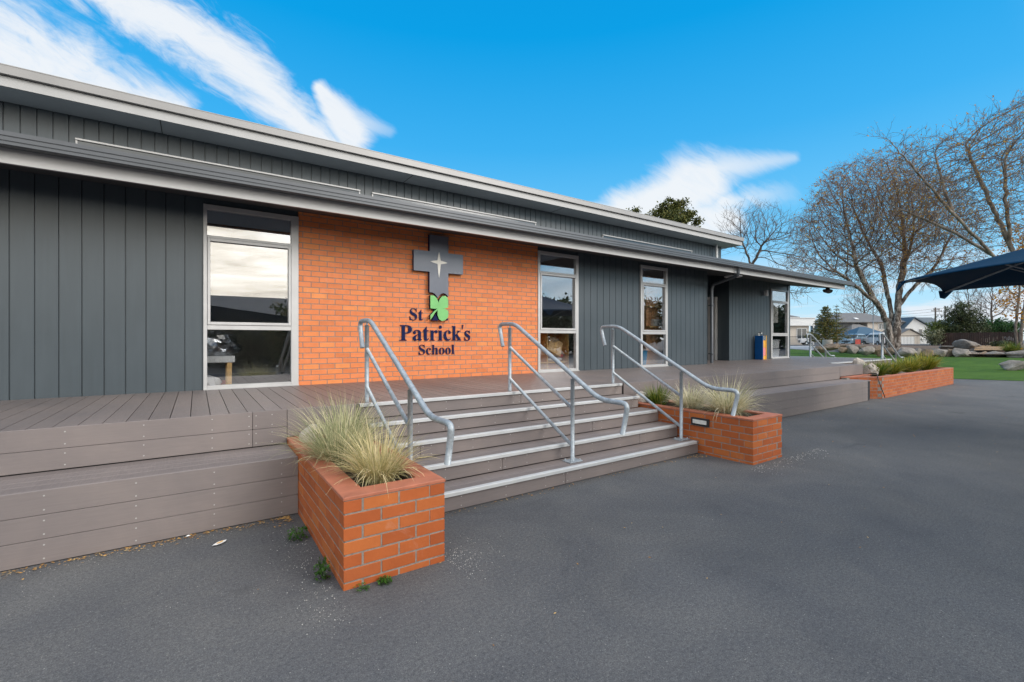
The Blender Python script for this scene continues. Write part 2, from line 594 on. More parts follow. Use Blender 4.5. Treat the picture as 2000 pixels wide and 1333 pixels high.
    M['bark_pale'] = bark_mat('pale_bark', (0.30, 0.255, 0.215), (0.11, 0.088, 0.074), 0.50, 2.2)
    M['bark_dark'] = bark_mat('dark_bark', (0.145, 0.115, 0.095), (0.05, 0.042, 0.036), 0.5, 3)
    M['twig'] = simple('twigs', (0.20, 0.118, 0.085), 0.8, var=0.15, scale=0.4)
    M['twig_grey'] = simple('grey_twigs', (0.17, 0.125, 0.10), 0.8, var=0.15, scale=0.4)
    M['leaf_ochre'] = island_ramp('ochre_leaves', [(0, (0.34, 0.15, 0.02)), (0.5, (0.55, 0.28, 0.03)), (1, (0.48, 0.34, 0.06))], 0.6, 0.35)
    M['leaf_orange'] = island_ramp('orange_leaves', [(0, (0.30, 0.10, 0.012)), (0.5, (0.55, 0.25, 0.02)), (1, (0.62, 0.36, 0.03))], 0.6, 0.35)
    M['conifer'] = island_ramp('conifer_needles', [(0, (0.03, 0.055, 0.014)), (0.4, (0.085, 0.11, 0.026)), (0.75, (0.19, 0.18, 0.045)), (1, (0.30, 0.18, 0.05))], 0.65, 0.15)
    M['conifer_dark'] = island_ramp('cypress_leaves', [(0, (0.030, 0.044, 0.013)), (0.5, (0.085, 0.098, 0.024)), (1, (0.17, 0.16, 0.042))], 0.65, 0.15)
    M['shrub_dark'] = island_ramp('dark_shrub_leaves', [(0, (0.018, 0.030, 0.014)), (0.5, (0.042, 0.060, 0.022)), (1, (0.10, 0.11, 0.045))], 0.55, 0.15)
    M['shrub_green'] = island_ramp('green_hedge_leaves', [(0, (0.014, 0.045, 0.014)), (0.5, (0.028, 0.085, 0.020)), (1, (0.055, 0.13, 0.03))], 0.5, 0.2)
    M['shrub_lime'] = island_ramp('lime_shrub_leaves', [(0, (0.05, 0.08, 0.015)), (0.5, (0.11, 0.15, 0.03)), (1, (0.19, 0.21, 0.05))], 0.55, 0.25)
    M['shrub_cream'] = island_ramp('cream_shrub_leaves', [(0, (0.05, 0.06, 0.03)), (0.5, (0.14, 0.15, 0.07)), (1, (0.36, 0.34, 0.22))], 0.55, 0.2)
    M['tussock'] = island_ramp('straw_tussock', [(0, (0.26, 0.25, 0.10)), (0.25, (0.48, 0.43, 0.21)), (0.6, (0.68, 0.58, 0.30)), (1, (0.82, 0.70, 0.44))], 0.55, 0.3, var=0.2, nscale=4)
    M['tussock_g'] = island_ramp('sage_tussock', [(0, (0.20, 0.22, 0.10)), (0.3, (0.36, 0.38, 0.20)), (0.65, (0.55, 0.52, 0.31)), (1, (0.75, 0.66, 0.42))], 0.55, 0.3, var=0.2, nscale=4)
    M['tussock_p'] = island_ramp('pale_tussock', [(0, (0.28, 0.29, 0.13)), (0.25, (0.54, 0.51, 0.32)), (0.6, (0.74, 0.68, 0.47)), (1, (0.85, 0.79, 0.62))], 0.55, 0.3, var=0.2, nscale=4)
    M['flax'] = island_ramp('green_flax', [(0, (0.03, 0.07, 0.010)), (0.4, (0.09, 0.16, 0.02)), (0.75, (0.20, 0.26, 0.035)), (1, (0.40, 0.32, 0.08))], 0.5, 0.25, nscale=4)
    M['flax_y'] = island_ramp('golden_flax', [(0, (0.07, 0.11, 0.012)), (0.4, (0.20, 0.24, 0.025)), (0.75, (0.38, 0.34, 0.045)), (1, (0.55, 0.40, 0.09))], 0.5, 0.25, nscale=4)
    M['weed'] = island_ramp('weed_leaves', [(0, (0.03, 0.10, 0.015)), (1, (0.09, 0.22, 0.03))], 0.5, 0.25)
    M['litter_leaf'] = island_ramp('dead_leaves', [(0, (0.25, 0.12, 0.04)), (0.5, (0.45, 0.24, 0.06)), (1, (0.50, 0.36, 0.17))], 0.8)
    M['pebble'] = island_ramp('pale_grit', [(0, (0.22, 0.21, 0.20)), (1, (0.50, 0.49, 0.46))], 0.9)
    M['house_white'] = simple('white_weatherboard', (0.66, 0.66, 0.66), 0.7, var=0.03)
    M['house_beige'] = simple('beige_render', (0.52, 0.46, 0.40), 0.8, var=0.03)
    M['house_grey'] = simple('grey_render', (0.38, 0.39, 0.42), 0.8, var=0.03)
    M['roof_grey'] = simple('grey_roof', (0.135, 0.130, 0.130), 0.7, var=0.08, scale=2)
    M['roof_blue'] = simple('blue_grey_roof', (0.055, 0.085, 0.115), 0.55, var=0.06, scale=2)
    M['tent'] = simple('blue_marquee', (0.025, 0.075, 0.13), 0.7, var=0.05)
    M['car_silver'] = simple('silver_blue_car', (0.28, 0.36, 0.42), 0.25, 0.5, var=0.02, spec=0.8)
    M['car_white'] = simple('white_car', (0.70, 0.70, 0.72), 0.3, 0.0, var=0.02, spec=0.8)
    M['car_blue'] = simple('blue_car', (0.03, 0.09, 0.17), 0.25, 0.3, var=0.02, spec=0.8)
    M['tyre'] = simple('tyre_rubber', (0.015, 0.015, 0.016), 0.8)
    M['fence_black'] = simple('black_steel', (0.012, 0.014, 0.02), 0.5)
    M['fence_brown'] = simple('brown_timber', (0.045, 0.022, 0.016), 0.85, var=0.15, scale=3, isl=0.15)
    M['pole_wood'] = simple('grey_pole_timber', (0.20, 0.17, 0.15), 0.85, var=0.12)
    M['concrete'] = simple('cast_concrete', (0.40, 0.37, 0.33), 0.85, var=0.1, scale=3, bmp=0.3)
mk_materials()
# ------------------------------------------------------------------ ground
def sheet(name, mat, poly_fn, xs, ys, dz):
    mb = MB()
    nx, ny = len(xs), len(ys)
    vs = [(x, y, ground_z(x, y) + dz) for y in ys for x in xs]
    fs = []
    for j in range(ny - 1):
        for i in range(nx - 1):
            cx, cy = (xs[i] + xs[i + 1]) / 2, (ys[j] + ys[j + 1]) / 2
            if poly_fn is None or poly_fn(cx, cy):
                fs.append((j * nx + i, j * nx + i + 1, (j + 1) * nx + i + 1, (j + 1) * nx + i))
    mb.add(vs, fs)
    mb.sm = True
    return struct(mb.build(name, mat))

def span(a, b, s):
    n = max(1, int(round((b - a) / s)))
    return [a + (b - a) * i / n for i in range(n + 1)]

gx = [-900, -300, -100, -40] + span(-20, 26, 23) + span(28, 70, 2)[0:] + [90, 140, 260, 600, 1200]
gy = [-900, -300, -100, -40, -15, 0, 15, 40, 80, 140, 300, 900]
sheet('asphalt_ground', M['asphalt'], None, gx, gy, 0)

def strip_sheet(name, mat, near, far, n, dz, kind='structure'):
    """ground sheet between two polylines of (x, y)"""
    mb = MB()
    rows = []
    for a, b in zip(near, far):
        rows.append([(lerp(a[0], b[0], t / n), lerp(a[1], b[1], t / n)) for t in range(n + 1)])
    vs, fs = [], []
    for r in rows:
        vs += [(x, y, ground_z(x, y) + dz) for x, y in r]
    for i in range(len(rows) - 1):
        for j in range(n):
            a = i * (n + 1) + j
            fs.append((a, a + 1, a + n + 2, a + n + 1))
    mb.sm = True
    mb.add(vs, fs)
    o = mb.build(name, mat)
    recalc(o)
    o['kind'] = kind
    return o

def bed_edge(u, v):
    """where the sight line meets the gently rising ground"""
    lo, hi = 5.0, 120.0
    for _ in range(50):
        d = (lo + hi) / 2
        p = at(u, v, d)
        if p.z > ground_z(p.x, p.y):
            lo = d
        else:
            hi = d
    p = at(u, v, lo)
    return (p.x, p.y)

lawn_far = [bed_edge(2300, 712), bed_edge(2120, 704), bed_edge(2000, 699.5), bed_edge(1900, 698), bed_edge(1800, 695.5), bed_edge(1700, 692), bed_edge(1640, 689), bed_edge(1590, 686), bed_edge(1550, 683), bed_edge(1500, 681)]
lawn_near = [(27.5, -6.0), (26.6, 0.5), (25.8, 3.3), (24.95, 5.15), (23.9, 5.9), (23.3, 7.0), (23.3, 8.0), (23.3, 9.0), (23.3, 12.0), (23.3, 16.0)]
strip_sheet('lawn', M['turf'], lawn_near, lawn_far, 24, 0.012)
# raised planting bed behind the boulders, sand patch, concrete path
bed_far = [(x * 1.42, y * 1.42) for x, y in lawn_far]
bed = strip_sheet('mulch_bed', M['mulch'], [(x * 0.985, y * 0.985) for x, y in lawn_far[:-3]], bed_far[:-3], 8, 0.10)
for v in bed.data.vertices:
    w = mnoise.noise(Vector((v.co.x * 0.35, v.co.y * 0.35, 0)))
    v.co.z += 0.16 + 0.14 * w
sand = strip_sheet('sand_patch', M['straw'], [bed_edge(1902, 695.5), bed_edge(1930, 695), bed_edge(1962, 696)], [bed_edge(1905, 685), bed_edge(1930, 684), bed_edge(1962, 685)], 4, 0.42)
strip_sheet('concrete_path', M['path'], [bed_edge(1480, 680.5), bed_edge(1550, 682.5), bed_edge(1592, 684.5)], [bed_edge(1480, 674.8), bed_edge(1550, 675.5), bed_edge(1600, 676)], 4, 0.03)

# ------------------------------------------------------------------ school building
WY = 7.74           # face of the charcoal wall
WY2 = 8.60          # face of the set-back wall
DZ = 0.864          # deck level
FY = 6.80
def sof_z(y): return 3.40 + 0.17 * (y - FY)
def roof_z(y): return 3.64 + 0.17 * (y - 6.60)
bld = thing('school_building', 'long single-storey school with charcoal cladding, orange brick panel and two stepped flat roofs', 'building', (5, WY, 0))

def clad_piece(mb, x0, x1, y, z0, z1, phase, pitch=0.2085, back=0.14, gw=0.013, gd=0.014):
    """vertical boards with recessed joints between x0 and x1, facing -Y"""
    prof = [(x0, y)]
    k = math.ceil((x0 + 0.02 - phase) / pitch)
    x = phase + k * pitch
    while x < x1 - 0.02:
        prof += [(x - gw / 2, y), (x - gw / 2 + 0.003, y + gd), (x + gw / 2 - 0.003, y + gd), (x + gw / 2, y)]
        x += pitch
    prof.append((x1, y))
    vs, fs = [], []
    for px, py in prof:
        vs += [(px, py, z0), (px, py, z1)]
    for i in range(len(prof) - 1):
        fs.append((2 * i, 2 * i + 2, 2 * i + 3, 2 * i + 1))
    o = len(vs)
    vs += [(x0, y + back, z0), (x0, y + back, z1), (x1, y + back, z0), (x1, y + back, z1)]
    n = len(prof) - 1
    fs += [(o, 0, 1, o + 1), (2 * n, o + 2, o + 3, 2 * n + 1), (o + 2, o, o + 1, o + 3)]
    mb.add(vs, fs)

wins = [(0.077, 1.300), (5.980, 7.140), (9.268, 10.347)]
WB, WT = DZ + 0.002, 3.472
for a, b, y, h_, ph in ((-7.0, 0.077, WY, 3.60, 0.075), (7.140, 9.268, WY, 3.60, 7.34), (10.347, 12.215, WY, 3.60, 10.547), (14.836, 17.60, WY2, 3.80, 15.036), (18.96, 19.135, WY2, 3.80, 30)):
    cl = MB()
    clad_piece(cl, a, b, y, 0.75, h_, ph)
    cl.build('cladding', M['clad'], bld)
for a, b, y, h_ in [(p[0], p[1], WY, 3.60) for p in wins] + [(17.60, 18.96, WY2, 3.80)]:
    cl = MB()
    cl.box(a, b, y + 0.02, y + 0.14, WT, h_)
    cl.build('window_lintel', M['clad'], bld)
c2 = MB()
# side of the set-back block and the building's far end
c2.box(14.836, 14.95, WY2 + 0.14, 9.30, 0.75, 3.90)
c2.build('return_wall', M['clad'], bld)
c2 = MB()
c2.prism([(WY2 + 0.14, 0.75), (12.0, 0.75), (12.0, roof_z(12.0) - 0.06), (WY2 + 0.14, roof_z(WY2 + 0.14) - 0.06)], 18.995, 19.135, 'yz')
c2.build('end_wall', M['clad'], bld)
c2 = MB()
c2.box(12.075, 12.215, WY + 0.14, 9.30, 0.75, 3.9)
c2.box(12.075, 14.95, 9.302, 9.40, 3.05, 3.9)
c2.box(12.075, 13.45, 9.302, 9.40, 0.75, 3.05)
c2.build('return_wall', M['clad'], bld)

# entrance door in the recess
dr = MB()
dr.box(13.45, 13.53, 9.26, 9.40, DZ, 3.05)
dr.box(14.70, 14.832, 9.02, 9.40, DZ, 3.05)
dr.box(13.53, 14.70, 9.26, 9.40, 2.97, 3.05)
door = dr.build('door_frame', M['alu'], bld)
dl = MB()
dl.box(13.535, 14.695, 9.30, 9.345, DZ + 0.01, 2.965)
leaf = dl.build('door_leaf', M['black'], door)
hd = MB()
hd.tube([(13.66, 9.30, 1.85), (13.66, 9.22, 1.85), (13.66, 9.22, 2.15), (13.66, 9.30, 2.15)], 0.014)
hd.build('door_handle', M['steel'], door)

# brick panel: every brick a block of its own over a mortar core
def brick_run(bk, mo, p0, p1, z0, n, depth=0.112, corner=True, rng=None, bw=0.24, ch=0.086, joint=0.010, recess=0.0025, phase=0.0, par=0, ztop=None, chamfer=0.0025):
    rng = rng or random.Random(3)
    p0, p1 = Vector((p0[0], p0[1])), Vector((p1[0], p1[1]))
    d = (p1 - p0)
    ln = d.length
    d.normalize()
    nrm = Vector((d.y, -d.x))
    def put(mbx, s0, s1, zz0, zz1, o0, o1, c):
        t = MB()
        (t.cbox(s0, s1, o0, o1, zz0, zz1, c) if c else t.box(s0, s1, o0, o1, zz0, zz1))
        vs = []
        for s, o, z in t.v:
            q = p0 + d * s - nrm * o
            vs.append((q.x, q.y, z))
        mbx.add(vs, t.f)
    for k in range(n):
        za = z0 + k * ch + joint / 2
        zb = z0 + (k + 1) * ch - joint / 2
        if ztop is not None:
            zb = min(zb, ztop)
            if zb - za < 0.012:
                break
        odd = k % 2
        own = (k % 2 == par) or not corner
        s_lo = 0.0 if own else depth + joint / 2
        s_hi = ln if own else ln - (depth + joint / 2)
        if corner:
            s = 0.0 if own else bw / 2
        else:
            s = -(bw / 2) * odd - phase
        while s < ln:
            a, b = max(s + joint / 2, s_lo), min(s + bw - joint / 2, s_hi)
            if b - a > 0.025:
                j = rng.uniform(-0.0012, 0.0012)
                if corner and own:
                    a, b = (0.0 if a < 0.02 else a), (ln if b > ln - 0.02 else b)
                put(bk, a, b, za, zb, j, depth, chamfer)
            s += bw
    zt = z0 + n * ch if ztop is None else ztop
    put(mo, 0.008, ln - 0.008, z0 - 0.02, zt - 0.002, recess, depth + 0.02, 0)

rb = random.Random(11)
bk, mo = MB(), MB()
brick_run(bk, mo, (1.302, 7.722), (5.978, 7.722), DZ - 0.02, 32, 0.1, corner=False, rng=rb, phase=0.06)
br = bk.build('brick_panel', M['brick_wall'], bld)
mo.build('mortar', M['mortar'], br)

def window(x0, x1, y, l_th, r_th, name='window'):
    z = [WB, 0.925, 1.712, 1.778, 3.003, 3.040, 3.405, WT]
    f = MB()
    ya, yb = y - 0.035, y + 0.06
    f.cbox(x0, x0 + l_th, ya, yb, z[0], z[7], 0.003)
    f.cbox(x1 - r_th, x1, ya, yb, z[0], z[7], 0.003)
    xa, xb = x0 + l_th, x1 - r_th
    for a, b in ((z[0], z[1]), (z[2], z[3]), (z[4], z[5]), (z[6], z[7])):
        f.cbox(xa, xb, ya + 0.004, yb, a, b, 0.003)
    # sill flashing
    f.box(x0 - 0.0, x1, ya - 0.025, ya, z[0], z[0] + 0.018)
    w = f.build(name, M['alu'], bld)
    s = MB()
    sa, sb = 0.038, 0.045
    s.cbox(xa + 0.004, xa + sa, y - 0.045, y + 0.02, z[3] + 0.003, z[4] - 0.003, 0.003)
    s.cbox(xb - sa, xb - 0.004, y - 0.045, y + 0.02, z[3] + 0.003, z[4] - 0.003, 0.003)
    s.cbox(xa + sa, xb - sa, y - 0.045, y + 0.02, z[3] + 0.003, z[3] + sb, 0.003)
    s.cbox(xa + sa, xb - sa, y - 0.045, y + 0.02, z[4] - sb, z[4] - 0.003, 0.003)
    s.build('sash', M['alu'], w)
    for a, b, ia in ((z[1], z[2], 0), (z[3] + sb, z[4] - sb, sa), (z[5], z[6], 0)):
        p = MB()
        p.box(xa + ia, xb - ia, y + 0.004, y + 0.010, a, b)
        p.build('pane', M['glass'], w)
    return w

window(0.077, 1.300, WY, 0.045, 0.105)
window(5.980, 7.140, WY, 0.060, 0.075)
window(9.268, 10.347, WY, 0.070, 0.080)
window(17.60, 18.96, WY2, 0.090, 0.090)

# roofs
FY = 6.80
XL, XR = -8.0, 19.15
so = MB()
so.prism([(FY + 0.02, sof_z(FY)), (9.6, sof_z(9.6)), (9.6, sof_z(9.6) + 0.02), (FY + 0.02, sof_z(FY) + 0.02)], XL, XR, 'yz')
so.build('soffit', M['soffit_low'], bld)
rf = MB()
rf.prism([(6.75, roof_z(6.75) - 0.03), (11.6, roof_z(11.6) - 0.03), (11.6, roof_z(11.6) + 0.02), (6.75, roof_z(6.75) + 0.02)], XL, XR + 0.02, 'yz')
rf.box(XL, XR, 11.6, 16.0, 4.40, 4.46)
roof = rf.build('roof', M['roof'], bld)
fa = MB()
fa.box(XL, 11.93, FY - 0.02, FY + 0.02, 3.374, 3.66)
fa.box(12.07, XR, FY - 0.02, FY + 0.02, 3.374, 3.66)
fa.box(11.93, 12.07, FY - 0.012, FY + 0.02, 3.374, 3.66)
# barge board along the end of the roof
fa.prism([(FY - 0.02, 3.374), (13.0, 3.374 + 0.17 * 6.2), (13.0, 3.66 + 0.17 * 6.2), (FY - 0.02, 3.66)], XR, XR + 0.04, 'yz')
fa.build('fascia', M['fascia'], bld)
gt = MB()
gp = [(FY - 0.022, 3.525), (6.62, 3.507), (6.605, 3.515), (6.605, 3.540), (6.612, 3.544), (6.612, 3.550), (6.603, 3.554), (6.603, 3.588), (6.610, 3.592), (6.610, 3.598), (6.600, 3.602), (6.600, 3.645), (6.615, 3.648), (6.615, 3.63), (6.63, 3.55), (FY - 0.04, 3.55), (FY - 0.04, 3.655), (FY - 0.022, 3.66)]
gt.prism(gp, XL, XR + 0.40, 'yz')
gt.box(XR + 0.395, XR + 0.40, 6.602, FY - 0.024, 3.51, 3.64)
recalc(gt.build('gutter', M['gutter'], bld))

# clerestory and upper roof
CY = 11.10
uw = MB()
clad_piece(uw, -8.0, 18.52, CY, 4.40, 5.56, -0.06, 0.1995, 0.14, 0.020, 0.022)
uw.box(18.38, 18.52, CY + 0.14, 16, 4.40, 5.56)
uw.build('clerestory_wall', M['clad'], bld)
for a, b in ((-1.77, 3.22), (3.50, 8.51), (11.36, 16.42)):
    f = MB()
    f.cbox(a, b, CY - 0.05, CY - 0.002, 5.112, 5.146, 0.003)
    f.cbox(a, a + 0.03, CY - 0.030, CY - 0.002, 4.50, 5.108, 0.003)
    f.cbox(b - 0.03, b, CY - 0.030, CY - 0.002, 4.50, 5.108, 0.003)
    cw = f.build('clerestory_window', M['alu'], bld)
    p = MB()
    p.box(a + 0.03, b - 0.03, CY - 0.02, CY - 0.012, 4.50, 5.108)
    p.build('pane', M['glass_far'], cw)
us = MB()
us.box(-9, 18.90, 10.42, 11.9, 5.545, 5.565)
us.build('upper_soffit', M['soffit'], bld)
for x in (-0.55, 4.3, 9.1, 13.9):
    jt = MB()
    jt.box(x, x + 0.012, 10.43, CY - 0.002, 5.541, 5.545)
    jt.build('soffit_joint', M['black'], bld)
uf = MB()
uf.box(-9, 18.90, 10.40, 10.42, 5.535, 5.692)
uf.box(18.90, 18.925, 10.40, 16, 5.535, 5.692)
uf.build('upper_fascia', M['fascia_up'], bld)
ug = MB()
ug.box(-9, 18.96, 10.33, 10.42, 5.705, 5.838)
ug.box(-9, 18.96, 10.325, 10.34, 5.838, 5.852)
ug.box(18.88, 18.96, 10.42, 16, 5.705, 5.852)
ug.box(-9, 18.90, 10.415, 10.43, 5.690, 5.706)
ug.build('upper_gutter', M['roof_edge'], bld)
ur = MB()
ur.box(-9, 18.88, 10.42, 16, 5.80, 5.84)
ur.build('upper_roof', M['roof'], bld)
dp = MB()
dp.tube([(17.95, 10.95, 4.45), (17.95, 10.95, 5.54)], 0.05, 12)
dp.build('downpipe', M['plastic_white'], bld)
fl = MB()
fl.tube([(18.55, 10.9, 5.84), (18.55, 10.9, 6.02)], 0.03, 8)
fl.build('vent_pipe', M['galv'], bld)
# downpipe at the corner by the recess, with the swan neck back to the gutter outlet
d2 = MB()
d2.tube(rounded([(12.0, 6.70, 3.53), (12.0, 6.70, 3.30), (12.30, 7.62, 3.16), (12.30, 7.66, 3.02), (12.30, 7.66, DZ + 0.03)], 0.09), 0.042, 12)
for z in (1.15, 2.55):
    d2.box(12.245, 12.355, 7.61, 7.735, z, z + 0.03)
d2.build('downpipe', M['gutter'], bld)

# rooms behind the glass
for q in ((-7, 12.0, 11.2, 11.3, 0.8, 3.95), (-7.1, -7, 7.9, 11.2, 0.8, 3.95), (3.55, 3.65, 7.9, 11.2, 0.8, 3.8), (8.15, 8.25, 7.9, 11.2, 0.8, 3.8), (11.95, 12.05, 7.9, 11.2, 0.8, 3.8), (14.96, 15.05, 8.75, 11.2, 0.8, 3.8), (15.05, 18.98, 10.2, 10.3, 0.8, 3.8)):
    rm = MB()
    rm.box(*q)
    rm.build('room_wall', M['plaster'], bld)
rfl = MB()
rfl.box(-7, 18.98, 7.885, 11.2, 0.75, 0.862)
rfl.build('room_floor', M['carpet'], bld)

# things seen inside
t = thing('side_table', 'white table with a pale timber leg inside the large left window', 'table', (0.3, 8.35, 0.862))
b = MB(); b.cbox(-0.35, 0.47, 7.93, 8.45, 1.235, 1.33, 0.004); b.build('table_top', M['white'], t)
for x, y in ((0.40, 7.97), (0.40, 8.40), (-0.27, 7.97), (-0.27, 8.40)):
    b = MB(); b.box(x - 0.03, x + 0.03, y - 0.03, y + 0.03, 0.862, 1.235); b.build('leg', M['pine'], t)
def crumple(name, c, r, mat, label, cat, seed, sub=3, amp=0.35):
    import bmesh
    bm = bmesh.new()
    bmesh.ops.create_icosphere(bm, subdivisions=sub, radius=1)
    for v in bm.verts:
        n = mnoise.noise(v.co * 2.1 + Vector((seed, 0, 0))) * amp + abs(mnoise.noise(v.co * 5.3 + Vector((0, seed, 0)))) * amp * 0.6
        v.co = v.co * (1 + n)
        v.co.z = max(v.co.z, -0.8)
    me = bpy.data.meshes.new(name)
    for v in bm.verts:
        v.co = Vector((v.co.x * r[0], v.co.y * r[1], v.co.z * r[2]))
    zmin = min(v.co.z for v in bm.verts)
    for v in bm.verts:
        v.co.z -= zmin
    bm.to_mesh(me); bm.free()
    me.materials.append(mat)
    o = bpy.data.objects.new(name, me); COL.objects.link(o); o.location = c
    ORG[o.name] = tuple(c)
    if label:
        tag(o, label, cat)
    return o
crumple('plastic_bag', (0.26, 8.10, 1.33), (0.27, 0.15, 0.19), M['film'], 'crumpled clear plastic bag on the white table behind the large left window', 'plastic bag', 2.0)
crumple('paper_bundle', (0.14, 8.08, 0.862), (0.16, 0.12, 0.10), M['white'], 'white crumpled bundle on the floor under the white table', 'bundle', 5.0, 2)
b = MB(); b.cbox(0.25, 0.36, 8.10, 8.20, 0.862, 0.96, 0.004)
tag(b.build('red_box', M['red'], loc=(0.30, 8.15, 0.862)), 'small red box on the floor beside the white bundle', 'box')

t = thing('bookshelf', 'pine shelf unit behind the window right of the brick panel', 'shelf', (6.5, 8.1, 0.862))
for x in (6.02, 6.40, 7.02):
    b = MB(); b.box(x, x + 0.025, 7.93, 8.28, 0.862, 1.72); b.build('side_panel', M['pine'], t)
for z in (0.864, 1.05, 1.72):
    b = MB(); b.box(6.02, 7.045, 7.925, 8.28, z, z + 0.025); b.build('shelf_board', M['pine'], t)
b = MB(); b.box(6.02, 7.045, 8.282, 8.30, 0.862, 1.745); b.build('back_panel', M['brown_wood'], t)
b = MB()
R = Matrix.Rotation(radians(24), 3, 'Y') @ Matrix.Rotation(radians(-12), 3, 'X')
b.obox((6.68, 8.10, 1.40), R @ Vector((1, 0, 0)), R @ Vector((0, 1, 0)), R @ Vector((0, 0, 1)), 0.20, 0.12, 0.17)
bx = tag(b.build('cardboard_box', M['card'], loc=(6.68, 8.10, 1.25)), 'tilted brown cardboard box in the pine shelf', 'box')
b = MB()
b.obox((6.68, 8.10, 1.40), R @ Vector((1, 0, 0)), R @ Vector((0, 1, 0)), R @ Vector((0, 0, 1)), 0.03, 0.1225, 0.1725)
b.build('tape_strip', M['pine'], bx)
crumple('plastic_wrap', (6.62, 8.06, 1.50), (0.20, 0.09, 0.09), M['film'], 'clear plastic wrap on top of the tilted cardboard box', 'plastic wrap', 9.0)
crumple('white_parcel', (6.72, 8.05, 1.075), (0.22, 0.09, 0.055), M['white'], 'flat white parcel under the tilted cardboard box', 'parcel', 12.0, 2, 0.2)
crumple('red_cloth', (6.88, 8.04, 1.165), (0.08, 0.06, 0.045), M['red'], 'small red cloth on the white parcel in the shelf', 'cloth', 15.0, 2)
b = MB(); b.box(6.40, 6.72, 7.98, 8.16, 1.747, 1.79); b.box(6.36, 6.80, 7.96, 8.18, 1.7455, 1.764)
tag(b.build('book_pile', M['white'], loc=(6.56, 8.07, 1.745)), 'low pile of white books on top of the pine shelf', 'books')

t = thing('storage_cupboard', 'brown timber cupboard behind the narrow window near the entrance', 'cupboard', (10.6, 8.5, 0.862))
b = MB(); b.box(9.98, 11.80, 8.12, 8.6, 0.862, 3.3); b.build('cabinet_body', M['brown_wood'], t)
b = MB(); b.box(9.98, 11.80, 8.00, 8.117, 1.90, 1.94); b.box(9.98, 11.8, 8.00, 8.117, 2.45, 2.49); b.build('shelf_board', M['pine'], t)
b = MB(); b.cbox(10.15, 10.50, 8.01, 8.11, 1.945, 2.13, 0.004)
tag(b.build('document_box', M['white'], loc=(10.32, 8.06, 1.945)), 'white document box on the shelf of the brown cupboard', 'box')
b = MB(); b.lathe([(0.15, 0), (0.19, 0.40), (0.20, 0.40), (0.20, 0.42), (0.17, 0.42), (0.13, 0.05)], (9.66, 8.06, 0.864), 18)
tag(b.build('rubbish_bin', M['blue_bin'], loc=(9.66, 8.06, 0.864)), 'bright blue waste bin inside the narrow window', 'bin')
for i, (z, lab) in enumerate(((0.864, 'white plastic storage tub on the floor behind the corner window'), (1.23, 'upper white tub with folded contents behind the corner window'))):
    b = MB()
    b.prism([(18.0, z), (18.66, z), (18.70, z + 0.30), (17.96, z + 0.30)], 8.80, 9.2)
    b.cbox(17.94, 18.72, 8.78, 9.22, z + 0.302, z + 0.345, 0.006)
    tag(recalc(b.build('storage_tub', M['plastic_white'], loc=(18.33, 9.0, z))), lab, 'storage tub', 'white storage tubs in the corner window')
b = MB(); b.box(17.72, 18.52, 8.76, 8.775, 2.22, 2.98)
tag(b.build('pale_panel', M['plaster'], loc=(18.1, 8.77, 2.22)), 'pale panel added for the bright interior behind the corner window', 'panel')  # added pale panel stands in for the bright room behind the glass

# ------------------------------------------------------------------ deck and stairs
DY = 5.12           # deck edge
BY = 4.50           # front of the lower bench
BZ = 0.518
deck = thing('timber_deck', 'raised grey-brown composite deck with a low bench step along the school', 'deck', (0, DY, 0))
PIT = 0.1522
db = MB()
x = -0.956 - PIT * 40
while x < 21.0:
    x1 = min(x + PIT - 0.007, 21.02)
    y0 = DY if x1 < 15.75 else 5.95
    ye = WY - 0.003 if x1 < 12.2 else (9.25 if x1 < 14.83 else WY2 - 0.04)
    if 19.14 < x1:
        ye = 10.5
    db.box(x, x1, y0 + 0.0235, ye, DZ - 0.024, DZ)
    x += PIT
db.build('deck_board', M['deck'], deck)
for q in ((-7, 15.6, DY + 0.03, WY - 0.01), (15.6, 20.95, 5.99, WY2 - 0.01)):
    jo = MB()
    jo.box(*q, 0.3, DZ - 0.03)
    jo.build('deck_frame', M['black'], deck)

def boards(mb, x0, x1, y, z0, z1, joints=(), t=0.022, axis='x'):
    xs = [x0] + sorted(j for j in joints if x0 + 0.05 < j < x1 - 0.05) + [x1]
    for a, b in zip(xs, xs[1:]):
        mb.cbox(a + 0.0015, b - 0.0015, y, y + t, z0 + 0.0015, z1 - 0.0015, 0.0025)

def screws(mb, xs, y, zs):
    for x in xs:
        for z in zs:
            n = 7
            vs = [(x + 0.0058 * cos(2 * pi * k / n), y - 0.0012, z + 0.0058 * sin(2 * pi * k / n)) for k in range(n)]
            mb.add(vs, [tuple(range(n))])

def boards_part(name, fill, parent):
    b = MB()
    fill(b)
    return b.build(name, [M['riser'], M['screw']], parent)

def face_row(x0, x1, y, a, b_, js):
    def fill(b):
        boards(b, x0, x1, y, a, b_, js)
        b.cur = 1
        xx = -6.88
        while xx < x1 - 0.02:
            if xx > x0 + 0.03:
                screws(b, [xx], y, [a + 0.035, b_ - 0.04])
            xx += 0.50
        screws(b, [q for j in js for q in (j - .03, j + .03) if x0 + .06 < q < x1 - .06], y, [a + 0.035, b_ - 0.04])
    boards_part('face_board', fill, deck)
for x0, x1 in ((-7.0, 0.756), (6.472, 14.16)):
    for a, b_ in ((0.691, 0.8645), (0.522, 0.691)):
        face_row(x0, x1, DY, a, b_, [0.45, -3.1, 8.45, 11.9, -6.4])
    for a, b_ in ((0.345, 0.5185), (0.175, 0.345), (0.005, 0.175)):
        face_row(x0, x1, BY, a, b_, [2.35, -1.2, 10.35, 13.8, -4.5])
face_row(0.757, 1.448, DY, 0.585, 0.8645, [])
face_row(5.732, 6.470, DY, 0.585, 0.8645, [])
face_row(14.17, 15.74, DY, 0.585, 0.8645, [])
